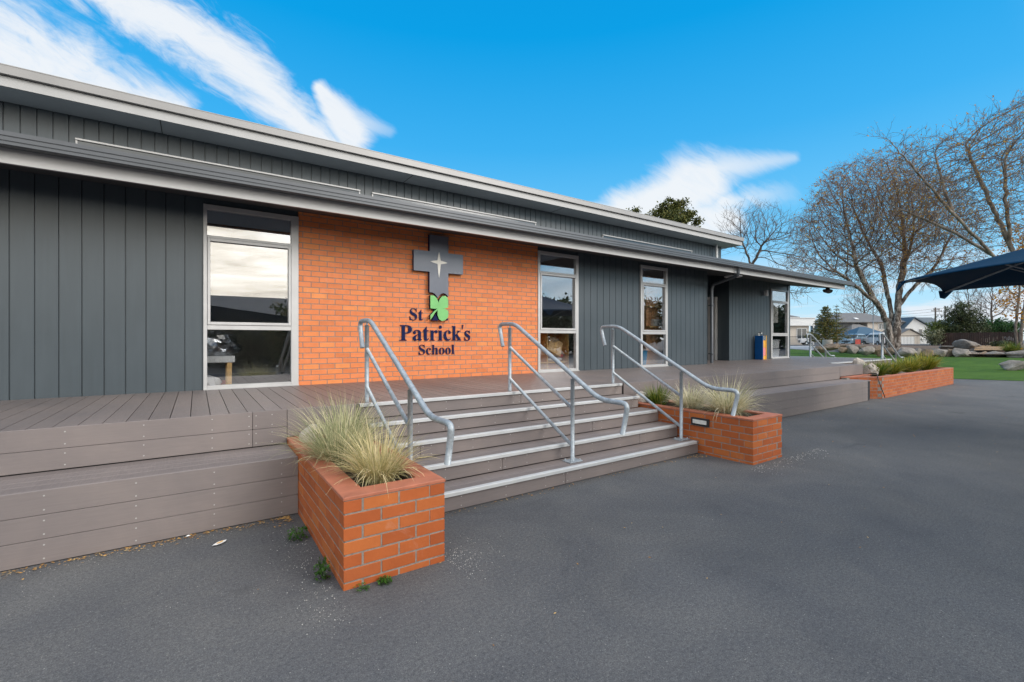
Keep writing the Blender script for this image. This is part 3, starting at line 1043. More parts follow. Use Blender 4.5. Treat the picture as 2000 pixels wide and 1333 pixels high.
face_row(15.74, 21.0, 5.96, 0.35, 0.840, [18.2])
b = MB(); b.box(15.72, 15.738, DY + 0.024, 5.955, 0.35, 0.838); b.build('end_board', M['riser'], deck)
b = MB(); b.box(20.99, 21.012, 5.985, 10.5, 0.69, 0.838); b.build('end_board', M['riser'], deck)
def bench(x0, x1):
    bs = MB()
    w = (DY - BY - 0.026) / 4
    for k in range(4):
        bs.cbox(x0, x1, BY + 0.0235 + k * w, BY + 0.0235 + (k + 1) * w - 0.003, BZ - 0.023, BZ - 0.0005, 0.003)
    bs.build('bench_step', M['deck'], deck)
bench(-7.0, 0.752)
bench(6.474, 14.45)
for a, b_ in ((-7, 0.74), (6.49, 14.4)):
    bf = MB()
    bf.box(a, b_, BY + 0.03, DY - 0.01, 0.02, BZ - 0.03)
    bf.build('bench_frame', M['black'], deck)

SX0, SX1 = 1.462, 5.722
st = thing('staircase', 'wide five-step composite stair with bright metal nosings between two brick planters', 'stairs', (3.6, 4.4, 0))
NY = [3.752, 4.082, 4.412, 4.742, 5.072]
RH = 0.1728
for k in range(5):
    z = RH * (k + 1)
    y = NY[k]
    b = MB()
    jn = [[3.3], [2.7, 4.9], [1.9, 4.35], [2.35], [3.65]][k]
    boards(b, SX0, SX1 if z < 0.6 else 5.66, y + 0.016, z - RH + 0.004, z - 0.028, jn)
    b.cur = 1
    screws(b, [x for j in jn for x in (j - 0.03, j + 0.03)] + [SX0 + 0.06 + 0.5 * i for i in range(9) if SX0 + 0.06 + 0.5 * i < 5.6], y + 0.016, [z - RH + 0.035, z - 0.055])
    b.build('riser', [M['riser'], M['screw']], st)
    if k < 4:
        b = MB()
        w = (NY[k + 1] + 0.016 - y - 0.002) / 2
        b.cbox(SX0, SX1 if z < 0.6 else 5.66, y + 0.004, y + w - 0.003, z - 0.026, z, 0.003)
        b.cbox(SX0, SX1 if z < 0.6 else 5.66, y + w, y + 2 * w - 0.002, z - 0.026, z, 0.003)
        b.build('tread', M['deck'], st)
    b = MB()
    x0 = SX0 + 0.008
    x1 = 5.66 if k < 4 else 5.64
    b.prism([(y - 0.010, z - 0.030), (y - 0.002, z - 0.030), (y - 0.002, z + 0.0015), (y + 0.047, z + 0.0015), (y + 0.047, z + 0.005), (y - 0.006, z + 0.005), (y - 0.010, z + 0.001)], x0, x1, 'yz')
    recalc(b.build('nosing', M['nosing'], st))
sf = MB()
for k in range(5):
    sf.box(SX0 + 0.01, 5.65, NY[k] + 0.045, 5.11, RH * k + 0.002 if k else 0.0, RH * (k + 1) - 0.03)
sf.build('stair_frame', M['black'], st)

# steps off the far end of the deck, going down towards the lawn
s2 = thing('staircase', 'small flight of steps from the far end of the deck down to the lawn', 'stairs', (21.8, 7.9, 0))
for k in range(4):
    z = RH * (4 - k)
    x = 21.012 + 0.44 * k
    b = MB(); b.cbox(x, x + 0.45, 6.0, 9.6, z - 0.026, z, 0.003); b.build('tread', M['deck'], s2)
    b = MB(); b.box(x + 0.42, x + 0.44, 6.0, 9.6, z - RH + 0.003, z - 0.028); b.build('riser', M['riser'], s2)
    b = MB(); b.box(x + 0.40, x + 0.458, 6.02, 9.58, z + 0.001, z + 0.006); b.build('nosing', M['nosing'], s2)
b = MB(); b.box(20.93, 21.03, 6.02, 9.58, DZ + 0.001, DZ + 0.006); b.build('nosing', M['nosing'], s2)
b = MB(); b.prism([(5.925, DZ - 0.03), (5.935, DZ - 0.03), (5.935, DZ + 0.002), (5.995, DZ + 0.002), (5.995, DZ + 0.007), (5.925, DZ + 0.007)], 15.78, 20.95, 'yz')
recalc(b.build('edge_nosing', M['nosing'], deck))

# ------------------------------------------------------------------ handrails (built for X = 0, then placed)
def handrail(x, label):
    h = thing('handrail', label, 'handrail', (0, 0, 0), 'galvanised handrails on the front stair')
    top = [(0, 5.400, 1.475), (0, 5.500, 1.790), (0, 5.110, 1.790), (0, 3.510, 0.928), (0, 3.120, 0.928), (0, 3.195, 0.612)]
    b = MB(); b.tube(rounded(top, [0.10, 0.14, 0.14, 0.085], 8), 0.0265, 14); b.build('top_rail', M['galv'], h)
    b = MB(); b.tube([(0, 5.225, DZ + 0.002), (0, 5.225, 1.735)], 0.0235, 12); b.tube([(0, 5.225, 1.735), (0, 5.225, 1.775)], 0.010, 8); b.build('post', M['galv'], h)
    b = MB(); b.tube([(0, 3.945, RH + 0.008), (0, 3.945, 1.120)], 0.0235, 12); b.tube([(0, 3.945, 1.12), (0, 3.945, 1.150)], 0.010, 8); b.build('post', M['galv'], h)
    b = MB(); b.tube([(0, 5.215, 1.462), (0, 3.955, 0.782)], 0.0205, 12); b.build('mid_rail', M['galv'], h)
    b = MB(); b.tube([(0, 5.215, 1.030), (0, 3.955, 0.352)], 0.0205, 12); b.build('lower_rail', M['galv'], h)
    b = MB(); b.cbox(-0.095, 0.095, 3.875, 4.012, RH + 0.001, RH + 0.012, 0.002)
    for i in (-1, 1):
        for j in (-1, 1):
            b.lathe([(0.011, 0), (0.011, 0.012), (0.007, 0.018)], (0.07 * i, 3.945 + 0.048 * j, RH + 0.012), 6)
    b.build('base_plate', M['galv'], h)
    h.location = (x, 0, 0)
    return h
hr = handrail(1.595, 'galvanised stair handrail on the left, rising behind the nearest planter of pale grass')
dup(hr, (3.56, 0, 0), 'galvanised handrail in the middle of the stair, standing clear of both planters')
dup(hr, (5.595, 0, 0), 'galvanised stair handrail along the planter with the small step light')

def end_rail(label):
    h = thing('handrail', label, 'handrail', (0, 0, 0), 'handrails on the far steps')
    top = [(-0.22, 0, DZ + 0.62), (-0.30, 0, DZ + 0.93), (0.06, 0, DZ + 0.93), (1.90, 0, 0.88), (2.30, 0, 0.88), (2.27, 0, 0.52)]
    b = MB(); b.tube(rounded(top, [0.1, 0.12, 0.12, 0.06], 5), 0.029, 10); b.build('top_rail', M['galv'], h)
    b = MB(); b.tube([(0, 0, DZ), (0, 0, DZ + 0.92)], 0.036, 10); b.build('post', M['galv'], h)
    b = MB(); b.tube([(1.42, 0, 0.2), (1.42, 0, 1.10)], 0.030, 10); b.build('post', M['galv'], h)
    b = MB(); b.tube([(0, 0, DZ + 0.55), (1.42, 0, 0.72)], 0.022, 10); b.build('mid_rail', M['galv'], h)
    b = MB(); b.tube([(0, 0, DZ + 0.16), (1.42, 0, 0.34)], 0.022, 10); b.build('lower_rail', M['galv'], h)
    return h
er = end_rail('galvanised handrail on the far steps, in front of the small conifer')
er.location = (20.50, 8.45, 0)
dup(er, (20.62, 6.12, 0), 'galvanised handrail on the far steps, in front of the large birch trunk')

# ------------------------------------------------------------------ planters
def planter(poly, top, label, ring=0.15, n=7, faces=None, seed=1, base=0.0):
    """brick box on a closed outline (counter-clockwise), flat tile cap with a square opening, soil"""
    cx = sum(p[0] for p in poly) / len(poly); cy = sum(p[1] for p in poly) / len(poly)
    t = thing('brick_planter', label, 'planter', (cx, cy, 0), 'brick planters along the deck')
    rng = random.Random(seed)
    bk, mo = MB(), MB()
    m = len(poly)
    z0 = top - 0.022 - n * 0.086
    for i in range(m):
        brick_run(bk, mo, poly[i], poly[(i + 1) % m], z0, n, 0.112, True, rng, par=(i + 1) % 2)
    w = bk.build('brick_wall', M['brick_planter'], t)
    mo.build('mortar', M['mortar'], w)
    # cap ring
    inner = []
    for i in range(m):
        a, b_, c = Vector(poly[i - 1]), Vector(poly[i]), Vector(poly[(i + 1) % m])
        d1, d2 = (b_ - a).normalized(), (c - b_).normalized()
        n1, n2 = Vector((-d1.y, d1.x)), Vector((-d2.y, d2.x))
        k = (n1 + n2) / (1 + n1.dot(n2))
        inner.append(b_ + k * ring)
    outer = []
    for i in range(m):
        a, b_, c = Vector(poly[i - 1]), Vector(poly[i]), Vector(poly[(i + 1) % m])
        d1, d2 = (b_ - a).normalized(), (c - b_).normalized()
        n1, n2 = Vector((-d1.y, d1.x)), Vector((-d2.y, d2.x))
        k = (n1 + n2) / (1 + n1.dot(n2))
        outer.append(b_ - k * 0.004)
    cp = MB()
    za, zb = top - 0.020, top
    for i in range(m):
        j = (i + 1) % m
        o0, o1, i0, i1 = outer[i], outer[j], inner[i], inner[j]
        e = (o1 - o0).normalized() * 0.0015
        vs = [(*(o0 + e), za), (*(o1 - e), za), (*(i1 - e), za), (*(i0 + e), za), (*(o0 + e), zb - .003), (*(o1 - e), zb - .003), (*(i1 - e), zb), (*(i0 + e), zb)]
        nn = Vector((-(o1 - o0).y, (o1 - o0).x)).normalized() * 0.004
        vs += [(*(o0 + e + nn), zb), (*(o1 - e + nn), zb)]
        cp.add(vs, [(3, 2, 1, 0), (8, 9, 6, 7), (4, 5, 9, 8), (0, 1, 5, 4), (2, 3, 7, 6), (1, 2, 6, 9, 5), (3, 0, 4, 8, 7)])
    cp.build('cap', M['cap'], t)
    g = MB()
    g.add([(*p, top - 0.09) for p in inner] + [(*(Vector(poly[i]) * .5 + inner[i] * .5), top - 0.09) for i in range(m)], [tuple(range(m))])
    # soil sheet reaching under the cap ring, with small lumps
    g = MB()
    zs = top - 0.075
    xs = [p.x for p in inner]; ys = [p.y for p in inner]
    nx, ny = 14, 22
    def inside(px, py):
        for i in range(m):
            a, b_ = Vector(poly[i]), Vector(poly[(i + 1) % m])
            d = (b_ - a).normalized()
            if (Vector((px, py)) - a).dot(Vector((-d.y, d.x))) < 0.09:
                return False
        return True
    x0, x1 = min(p[0] for p in poly), max(p[0] for p in poly)
    y0, y1 = min(p[1] for p in poly), max(p[1] for p in poly)
    vs, fs = [], []
    for j in range(ny + 1):
        for i in range(nx + 1):
            X_, Y_ = lerp(x0, x1, i / nx), lerp(y0, y1, j / ny)
            vs.append((X_, Y_, zs + 0.025 * mnoise.noise(Vector((X_ * 7, Y_ * 7, seed)))))
    for j in range(ny):
        for i in range(nx):
            if inside(lerp(x0, x1, (i + .5) / nx), lerp(y0, y1, (j + .5) / ny)):
                a = j * (nx + 1) + i
                fs.append((a, a + 1, a + nx + 2, a + nx + 1))
    g.add(vs, fs)
    g.build('soil', M['soil'], t)
    return t

planter([(0.756, 2.952), (1.452, 2.952), (1.452, 5.110), (0.756, 5.110)], 0.582, 'nearest red brick planter, left of the stair, holding two pale grass tussocks', seed=2)
planter([(5.730, 3.010), (6.470, 3.010), (6.470, 5.110), (5.730, 5.110)], 0.572, 'red brick planter right of the stair with a step light in its side', seed=4)
planter([(15.06, 4.47), (22.16, 4.52), (22.16, 5.90), (15.76, 5.90), (15.76, 5.10), (14.17, 5.10)], 0.578, 'long low brick planter at the far end of the deck beside the lawn', ring=0.14, seed=6)
b = MB()
b.cbox(5.700, 5.729, 3.597, 3.864, 0.386, 0.490, 0.004)
sl = tag(b.build('step_light', M['black'], loc=(5.729, 3.73, 0.438)), 'small black-framed step light set in the side of the planter by the stair', 'light')
b = MB(); b.cbox(5.695, 5.6995, 3.625, 3.836, 0.410, 0.466, 0.002); b.build('lens', M['lens'], sl)
# ------------------------------------------------------------------ cross emblem and lettering on the brick panel
SY = 7.722
def em(x, y):
    tilt = lerp(0.138, 0.025, min(1, max(0, (y - 45) / 860)))
    return (3.454 + (x - 250) * 0.001989, 3.462 - (y - 45 - tilt * (x - 250)) * 0.001798)
ce = thing('cross_emblem', 'dark cross with a cream star and green clover leaf fixed to the brick panel', 'cross', (3.64, 7.65, 1.92))
X0, X1, XA, XB = 3.454, 3.826, 3.153, 4.135
cross = [(X0, 3.468), (X0, 3.165), (XA, 3.165), (XA, 2.795), (X0, 2.795), (X0, 2.425), (X0 + 0.05, 2.425), (X0 + 0.10, 2.405), (X0 + 0.145, 2.355), (X0 + 0.165, 2.325), (X0 + 0.18, 2.36), (X0 + 0.22, 2.405), (X0 + 0.27, 2.425), (X0 + 0.325, 2.41), (X0 + 0.36, 2.375), (X1, 2.36), (X1, 2.795), (XB, 2.795), (XB, 3.165), (X1, 3.165), (X1, 3.468)]
b = MB(); b.prism(cross, 7.632, 7.640); cf = recalc(b.build('cross_board', M['navy'], ce))
b = MB(); b.prism([(lerp(3.64, p[0], 0.996), lerp(2.98, p[1], 0.998)) for p in cross], 7.641, 7.700); recalc(b.build('board_edge', M['navy_edge'], cf))
b = MB()
cx, cz = 3.637, 2.982
st_ = []
for (dx, dz), (ex, ez) in (((0, .182), (.032, .030)), ((.172, 0), (.034, -.034)), ((0, -.285), (-.030, -.034)), ((-.172, 0), (-.032, .030))):
    st_ += [(cx + dx, cz + dz), (cx + ex, cz + ez)]
def soft_star(pts):
    out = []
    n = len(pts)
    for i in range(n):
        a, c = Vector(pts[i]), Vector(pts[(i + 1) % n])
        q = Vector((cx, cz))
        mid = (a + c) / 2 + (q - (a + c) / 2) * -0.10
        out += [tuple(a), tuple(mid)]
    return out
b.prism(soft_star(st_), 7.626, 7.6315); recalc(b.build('star', M['star'], ce))
clover = [(258, 652), (290, 655), (315, 675), (333, 712), (338, 728), (350, 690), (375, 662), (405, 658), (428, 675), (435, 700), (435, 775), (400, 786), (375, 784), (415, 792), (436, 812), (436, 870), (415, 890), (400, 903), (372, 910), (345, 893), (328, 850), (328, 800), (300, 830), (280, 868), (258, 895), (258, 852), (295, 812), (328, 785), (300, 788), (258, 782)]
b = MB(); b.prism([em(*p) for p in reversed(clover)], 7.628, 7.645); cvl = recalc(b.build('clover_leaf', M['clover'], ce))
b = MB(); b.prism([(lerp(3.64, em(*p)[0], .99), em(*p)[1]) for p in reversed(clover)], 7.646, 7.700); recalc(b.build('leaf_backing', M['navy_edge'], cvl))
b = MB(); b.prism([em(*p) for p in [(308, 842), (338, 905), (274, 905)]], 7.634, 7.690)
recalc(b.build('base_piece', M['navy_edge'], ce))
b = MB(); b.prism([em(*p) for p in [(436, 885), (436, 905), (415, 905)]], 7.634, 7.690)
recalc(b.build('base_piece', M['navy_edge'], ce))
for z in (3.3, 2.98, 2.55, 2.1):
    b = MB()
    b.box(3.55, 3.73, 7.700, SY - 0.002, z, z + 0.05)
    b.build('bracket', M['black'], ce)

GLYPH = {"S":[390,[[[43,-11],[43,158],[62,158],[78,105],[99,65],[111,50],[125,37],[141,27],[158,20],[177,16],[197,15],[225,18],[237,22],[257,36],[271,55],[278,77],[279,89],[277,106],[270,122],[259,136],[244,149],[140,202],[104,227],[89,240],[67,266],[59,281],[51,314],[50,348],[56,377],[67,403],[83,424],[103,442],[128,455],[155,463],[185,466],[220,463],[250,457],[293,445],[306,445],[311,448],[315,452],[320,466],[339,466],[339,319],[322,319],[313,348],[301,373],[293,385],[268,414],[248,429],[227,439],[194,445],[169,442],[148,433],[132,419],[123,401],[120,391],[120,370],[122,361],[126,352],[137,336],[164,316],[283,257],[317,233],[334,216],[346,198],[350,188],[356,168],[359,145],[356,100],[346,71],[330,45],[308,24],[281,8],[248,-4],[212,-9],[165,-9],[139,-4],[108,7],[88,12],[81,12],[71,9],[67,5],[61,-11]]]],"t":[228,[[[124,-9],[108,-9],[95,-6],[74,3],[66,10],[55,30],[51,42],[48,71],[48,279],[20,279],[20,300],[88,369],[108,393],[129,424],[144,424],[144,310],[208,310],[208,279],[144,279],[144,82],[145,67],[149,51],[158,42],[168,40],[185,46],[193,53],[200,62],[206,75],[222,66],[208,39],[192,18],[172,3],[149,-6]]]],"P":[418,[[[15,0],[15,17],[29,18],[49,23],[57,27],[67,38],[73,55],[75,81],[75,379],[73,401],[67,418],[62,424],[49,432],[40,435],[16,439],[16,455],[246,455],[274,453],[299,450],[336,440],[361,426],[372,418],[390,398],[402,374],[408,347],[409,332],[407,310],[402,290],[394,271],[382,255],[367,240],[348,228],[326,218],[301,211],[273,207],[182,206],[182,67],[186,46],[194,32],[200,27],[217,20],[242,17],[242,0]],[[182,230],[237,233],[262,244],[272,253],[279,263],[285,276],[289,291],[292,329],[289,367],[286,382],[275,406],[267,415],[257,422],[246,427],[232,430],[209,431],[197,429],[189,424],[182,405]]]],"a":[344,[[[255,-10],[236,-8],[222,-3],[211,6],[204,19],[200,35],[181,19],[161,7],[140,-2],[118,-7],[95,-9],[70,-6],[49,4],[40,11],[33,20],[27,29],[23,40],[20,63],[22,80],[27,96],[36,111],[48,124],[63,136],[106,158],[164,180],[199,190],[199,241],[197,261],[194,270],[191,277],[181,287],[175,291],[158,295],[132,295],[111,288],[106,282],[104,272],[120,246],[123,236],[121,218],[115,207],[110,202],[98,195],[85,191],[69,191],[56,195],[40,208],[33,228],[34,246],[43,271],[56,285],[74,298],[84,303],[95,308],[133,317],[189,317],[213,314],[233,309],[250,302],[263,292],[274,280],[282,266],[288,250],[292,231],[294,42],[297,36],[301,34],[310,35],[320,42],[329,28],[316,14],[301,3],[271,-9]],[[151,34],[164,36],[179,44],[199,63],[199,169],[170,160],[147,147],[131,130],[121,109],[118,84],[123,52],[130,42],[139,36]]]],"r":[287,[[[18,0],[18,16],[32,18],[42,23],[48,29],[52,47],[52,261],[49,281],[46,285],[34,292],[20,293],[21,310],[146,310],[146,252],[169,285],[187,301],[215,316],[224,318],[244,318],[262,313],[269,309],[280,298],[289,275],[289,258],[285,245],[278,234],[262,224],[248,222],[230,225],[219,234],[201,256],[193,260],[183,259],[172,253],[157,234],[151,215],[149,192],[149,47],[155,29],[163,22],[177,18],[197,16],[197,0]]]],"i":[198,[[[101,362],[85,364],[77,367],[65,376],[60,382],[53,396],[50,412],[51,421],[56,436],[65,449],[77,458],[92,463],[101,463],[117,461],[131,454],[137,449],[146,436],[151,421],[151,404],[142,382],[124,367],[116,364]],[[18,0],[18,16],[32,18],[42,23],[48,29],[52,47],[52,261],[49,281],[44,288],[34,292],[20,293],[21,310],[148,310],[149,41],[152,30],[157,23],[167,18],[180,16],[180,0]]]],"c":[293,[[[156,-10],[126,-7],[99,3],[64,30],[45,54],[31,83],[26,98],[20,132],[20,169],[27,205],[33,221],[40,237],[59,265],[70,277],[96,297],[110,305],[141,315],[157,318],[193,318],[210,316],[225,312],[238,306],[250,298],[268,280],[276,258],[276,231],[270,220],[262,211],[250,206],[236,204],[222,206],[211,212],[203,221],[198,234],[196,251],[196,281],[193,288],[187,293],[169,297],[149,292],[133,279],[121,257],[114,227],[112,187],[113,160],[116,134],[121,112],[128,93],[137,76],[160,52],[173,44],[204,38],[232,44],[245,50],[259,60],[271,72],[285,60],[263,35],[240,15],[214,1],[186,-7]]]],"k":[359,[[[17,0],[17,16],[32,18],[42,23],[48,30],[52,48],[52,414],[49,426],[44,433],[35,437],[20,439],[21,455],[148,455],[148,169],[233,254],[241,267],[244,278],[242,284],[238,288],[231,291],[206,293],[206,310],[345,310],[345,293],[315,287],[301,280],[275,260],[222,209],[346,34],[363,19],[376,16],[376,0],[211,0],[211,16],[225,17],[236,22],[239,35],[232,49],[163,147],[148,134],[148,48],[150,35],[154,26],[161,20],[180,16],[180,0]]]],"s":[288,[[[151,-10],[128,-8],[76,9],[62,6],[54,-2],[51,-9],[36,-9],[36,105],[53,105],[63,74],[78,49],[97,30],[107,23],[118,19],[129,16],[150,15],[173,22],[187,37],[192,51],[191,69],[179,89],[156,105],[82,144],[71,152],[54,169],[43,188],[37,220],[41,252],[47,266],[65,291],[77,301],[90,309],[123,318],[150,319],[166,316],[209,305],[217,305],[225,310],[230,319],[244,319],[244,222],[228,222],[224,235],[212,259],[188,284],[169,293],[159,295],[134,295],[121,290],[116,286],[109,277],[105,265],[106,247],[115,232],[125,224],[216,175],[234,160],[247,142],[252,132],[257,108],[257,95],[253,59],[239,30],[228,18],[216,8],[202,0],[186,-6]]]],"h":[381,[[[18,0],[18,16],[32,18],[42,22],[50,35],[52,48],[52,407],[50,420],[46,429],[33,438],[19,440],[19,455],[148,455],[148,267],[164,285],[181,300],[200,310],[221,316],[243,318],[275,314],[299,301],[316,280],[327,250],[330,212],[330,56],[331,41],[335,30],[340,23],[350,18],[363,16],[363,0],[202,0],[202,16],[217,18],[225,22],[231,30],[234,41],[235,56],[235,227],[233,245],[226,263],[217,269],[203,271],[191,270],[179,266],[157,248],[148,235],[148,48],[150,35],[154,26],[161,20],[180,16],[180,0]]]],"o":[336,[[[169,-10],[135,-7],[104,4],[90,11],[77,21],[55,43],[46,56],[31,85],[22,118],[19,154],[22,190],[31,223],[38,239],[55,266],[77,288],[104,305],[135,315],[168,318],[185,318],[201,315],[217,311],[231,305],[258,289],[280,267],[290,254],[305,224],[314,191],[317,154],[314,117],[305,84],[290,54],[270,30],[245,11],[232,3],[217,-3],[202,-7]],[[169,11],[189,16],[197,21],[209,39],[215,61],[220,137],[218,215],[212,257],[208,271],[195,289],[179,298],[169,299],[158,298],[140,289],[133,281],[128,271],[121,238],[117,187],[117,122],[122,61],[126,45],[134,29],[141,21],[149,16]]]],"l":[199,[[[18,0],[18,16],[32,18],[42,23],[48,29],[52,47],[52,413],[49,425],[44,433],[28,439],[20,439],[20,455],[148,455],[149,41],[152,30],[157,23],[167,18],[180,16],[180,0]]]]}
def word(text, x0, x1, z0, cap_h, name, parent, thin=0.0):
    """raised letters from outlines, fitted between x0 and x1 on base line z0"""
    import bmesh
    adv, pens = 0, []
    for ch in text:
        if ch == "'":
            pens.append((ch, adv)); adv += 96
            continue
        pens.append((ch, adv)); adv += GLYPH[ch][0] + 6
    lo = min(p[0] for c in GLYPH[text[0]][1] for p in c)
    hi = pens[-1][1] + max(p[0] for c in GLYPH[text[-1]][1] for p in c)
    sx = (x1 - x0) / (hi - lo)
    H = max(p[1] for c in GLYPH[text[0]][1] for p in c)
    sz = cap_h / H
    cu = bpy.data.curves.new(name, 'CURVE')
    cu.dimensions = '2D'
    cu.fill_mode = 'BOTH'
    cu.extrude = 0.006
    cu.offset = -thin
    for ch, px in pens:
        outl = GLYPH[ch][1] if ch != "'" else [[[38, 500], [92, 500], [88, 465], [56, 350], [36, 350], [42, 465]]]
        for c in outl:
            pts = []
            for p in c:
                q = ((px + p[0] - lo) * sx, p[1] * sz)
                if not pts or abs(q[0] - pts[-1][0]) + abs(q[1] - pts[-1][1]) > 0.0008:
                    pts.append(q)
            sp = cu.splines.new('POLY')
            sp.points.add(len(pts) - 1)
            for i, q in enumerate(pts):
                sp.points[i].co = (q[0], q[1], 0, 1)
            sp.use_cyclic_u = True
    tmp = bpy.data.objects.new('tmp', cu)
    COL.objects.link(tmp)
    dg = bpy.context.evaluated_depsgraph_get()
    me = bpy.data.meshes.new_from_object(tmp.evaluated_get(dg))
    bpy.data.objects.remove(tmp)
    bpy.data.curves.remove(cu)
    R = Matrix.Translation(Vector((x0, SY - 0.012, z0)) - Vector(ORG[parent.name])) @ Matrix.Rotation(pi / 2, 4, 'X')
    me.transform(R)
    me.materials.clear()
    me.materials.append(M['navy_edge'])
    o = bpy.data.objects.new(name, me)
    COL.objects.link(o)
    o.parent = parent
    ORG[o.name] = ORG[parent.name]
    return o
sg = thing('school_lettering', "raised navy serif lettering reading St Patrick's School on the brick panel", 'lettering', (3.6, SY, 1.3))
word('St', 3.107, 3.364, 1.920, 0.212, 'word', sg, 0.0012)
word("Patrick's", 2.928, 4.330, 1.556, 0.272, 'word', sg)
word('School', 3.281, 3.993, 1.302, 0.180, 'word', sg, 0.0012)

# ------------------------------------------------------------------ small fixtures
t = thing('drinking_fountain', 'blue, yellow and pink drinking fountain standing against the dark wall on the deck', 'drinking fountain', (16.57, 8.43, DZ))
b = MB(); b.cbox(16.43, 16.47, 8.29, 8.57, DZ, 1.715, 0.004); b.build('side_panel', M['f_blue'], t)
b = MB(); b.cbox(16.68, 16.71, 8.29, 8.57, DZ, 1.715, 0.004); b.build('side_panel', M['f_yellow'], t)['label'] = 'yellow side panel'
for z0, z1, mt in ((DZ + 0.004, 1.005, 'f_yellow'), (1.008, 1.285, 'f_pink'), (1.288, 1.545, 'f_yellow')):
    b = MB(); b.cbox(16.472, 16.678, 8.31, 8.34, z0, z1, 0.003); b.build('front_panel', M[mt], t)
b = MB(); b.cbox(16.472, 16.678, 8.30, 8.56, 1.548, 1.57, 0.003); b.box(16.472, 16.678, 8.30, 8.31, 1.57, 1.70); b.build('basin', M['steel'], t)
b = MB(); b.tube(rounded([(16.57, 8.50, 1.57), (16.57, 8.50, 1.83), (16.57, 8.40, 1.83), (16.57, 8.40, 1.77)], 0.04), 0.014, 8); b.tube([(16.51, 8.50, 1.80), (16.63, 8.50, 1.80)], 0.01, 6); b.build('tap', M['steel'], t)

t = thing('wall_light', 'small white cylindrical wall light high on the dark wall beside the corner window', 'light', (17.16, 8.55, 3.27))
b = MB(); b.lathe([(0.045, 0), (0.055, 0.01), (0.055, 0.20), (0.04, 0.215)], (17.16, 8.515, 3.17), 14); b.build('lamp_body', M['plastic_white'], t)
b = MB(); b.cbox(17.115, 17.205, 8.572, 8.598, 3.20, 3.34, 0.003); b.build('mount', M['plastic_white'], t)

t = thing('eave_floodlight', 'dark twin-headed fitting hanging under the far end of the eave', 'floodlight', (18.6, 7.1, 3.40))  # twin floodlight on a soffit mount
b = MB(); b.box(18.55, 18.65, 7.05, 7.15, 3.36, sof_z(7.1) - 0.002); b.build('mount', M['black'], t)
b = MB(); b.lathe([(0.03, 0), (0.10, 0.03), (0.13, 0.09), (0.11, 0.13)], (18.47, 7.08, 3.235), 14); b.build('lamp_head', M['black'], t)
b = MB(); b.lathe([(0.03, 0), (0.10, 0.03), (0.13, 0.09), (0.11, 0.13)], (18.73, 7.12, 3.235), 14); b.build('lamp_head', M['black'], t)

t = thing('eave_light', 'flat grey disc light under the eave beside the downpipe', 'light', (12.45, 7.1, 3.35))
b = MB(); b.lathe([(0.20, 0), (0.235, 0.015), (0.235, 0.035), (0.10, 0.05)], (12.45, 7.1, 3.33), 22); b.build('shade', M['alu'], t)
b = MB(); b.tube([(12.45, 7.1, 3.38), (12.45, 7.1, sof_z(7.1) - 0.001)], 0.015, 8); b.build('stem', M['black'], t)

# ------------------------------------------------------------------ umbrella
UC = Vector((11.70, 0.45))
UR, UZ, UA = 2.75, 2.60, 3.42
um = thing('shade_umbrella', 'large navy six-sided canvas shade umbrella standing over the asphalt near the lawn', 'umbrella', (UC.x, UC.y, 0), 'navy shade umbrellas in the yard')
b = MB()
SEG, RNG = 10, 8
ring = []
vs, fs = [], []
def canopy_pt(a, rr):
    """a in sixths of a turn from the corner at 120 degrees"""
    k = int(math.floor(a)) % 6
    f = a - math.floor(a)
    A0, A1 = radians(60 * k), radians(60 * (k + 1))
    p = Vector((cos(A0), sin(A0))) * (1 - f) + Vector((cos(A1), sin(A1))) * f
    sag = 4 * f * (1 - f)
    p *= 1 - 0.05 * sag * rr
    z = lerp(UA, UZ, rr ** 0.93) - 0.055 * sag * rr * (1 - rr) * 4 * 0.6 + 0.07 * sag * rr ** 3
    return Vector((UC.x + p.x * UR * rr, UC.y + p.y * UR * rr, z))
def canopy(dz, flip):
    o = len(vs)
    for j in range(RNG + 1):
        rr = 0.015 + 0.985 * j / RNG
        for i in range(6 * SEG):
            q = canopy_pt(i / SEG, rr)
            vs.append((q.x, q.y, q.z + dz))
    n = 6 * SEG
    for j in range(RNG):
        for i in range(n):
            i2 = (i + 1) % n
            f = (o + j * n + i, o + j * n + i2, o + (j + 1) * n + i2, o + (j + 1) * n + i)
            fs.append(f if flip else f[::-1])
    return o
o1 = canopy(0, True)
o2 = canopy(-0.012, False)
n = 6 * SEG
for i in range(n):
    i2 = (i + 1) % n
    fs.append((o1 + RNG * n + i, o1 + RNG * n + i2, o2 + RNG * n + i2, o2 + RNG * n + i))
b.sm = True
b.add(vs, fs)
cano = b.build('canopy', M['canopy'], um)
for k in range(6):
    b = MB()
    a = radians(60 * k)
    c = canopy_pt(k, 1.0)
    tdir = Vector((-sin(a), cos(a), 0))
    rd = Vector((cos(a), sin(a), 0))
    p = [c + tdir * -0.16 - rd * 0.05, c + tdir * 0.16 - rd * 0.05, c + tdir * 0.05 + Vector((0, 0, -0.14)) + rd * 0.02, c + tdir * -0.05 + Vector((0, 0, -0.16)) + rd * 0.02]
    q = [v - rd * 0.02 for v in p]
    b.add(p + q, [(0, 1, 2, 3), (7, 6, 5, 4), (0, 4, 5, 1), (1, 5, 6, 2), (2, 6, 7, 3), (3, 7, 4, 0)])
    b.build('corner_pocket', M['canopy'], cano)
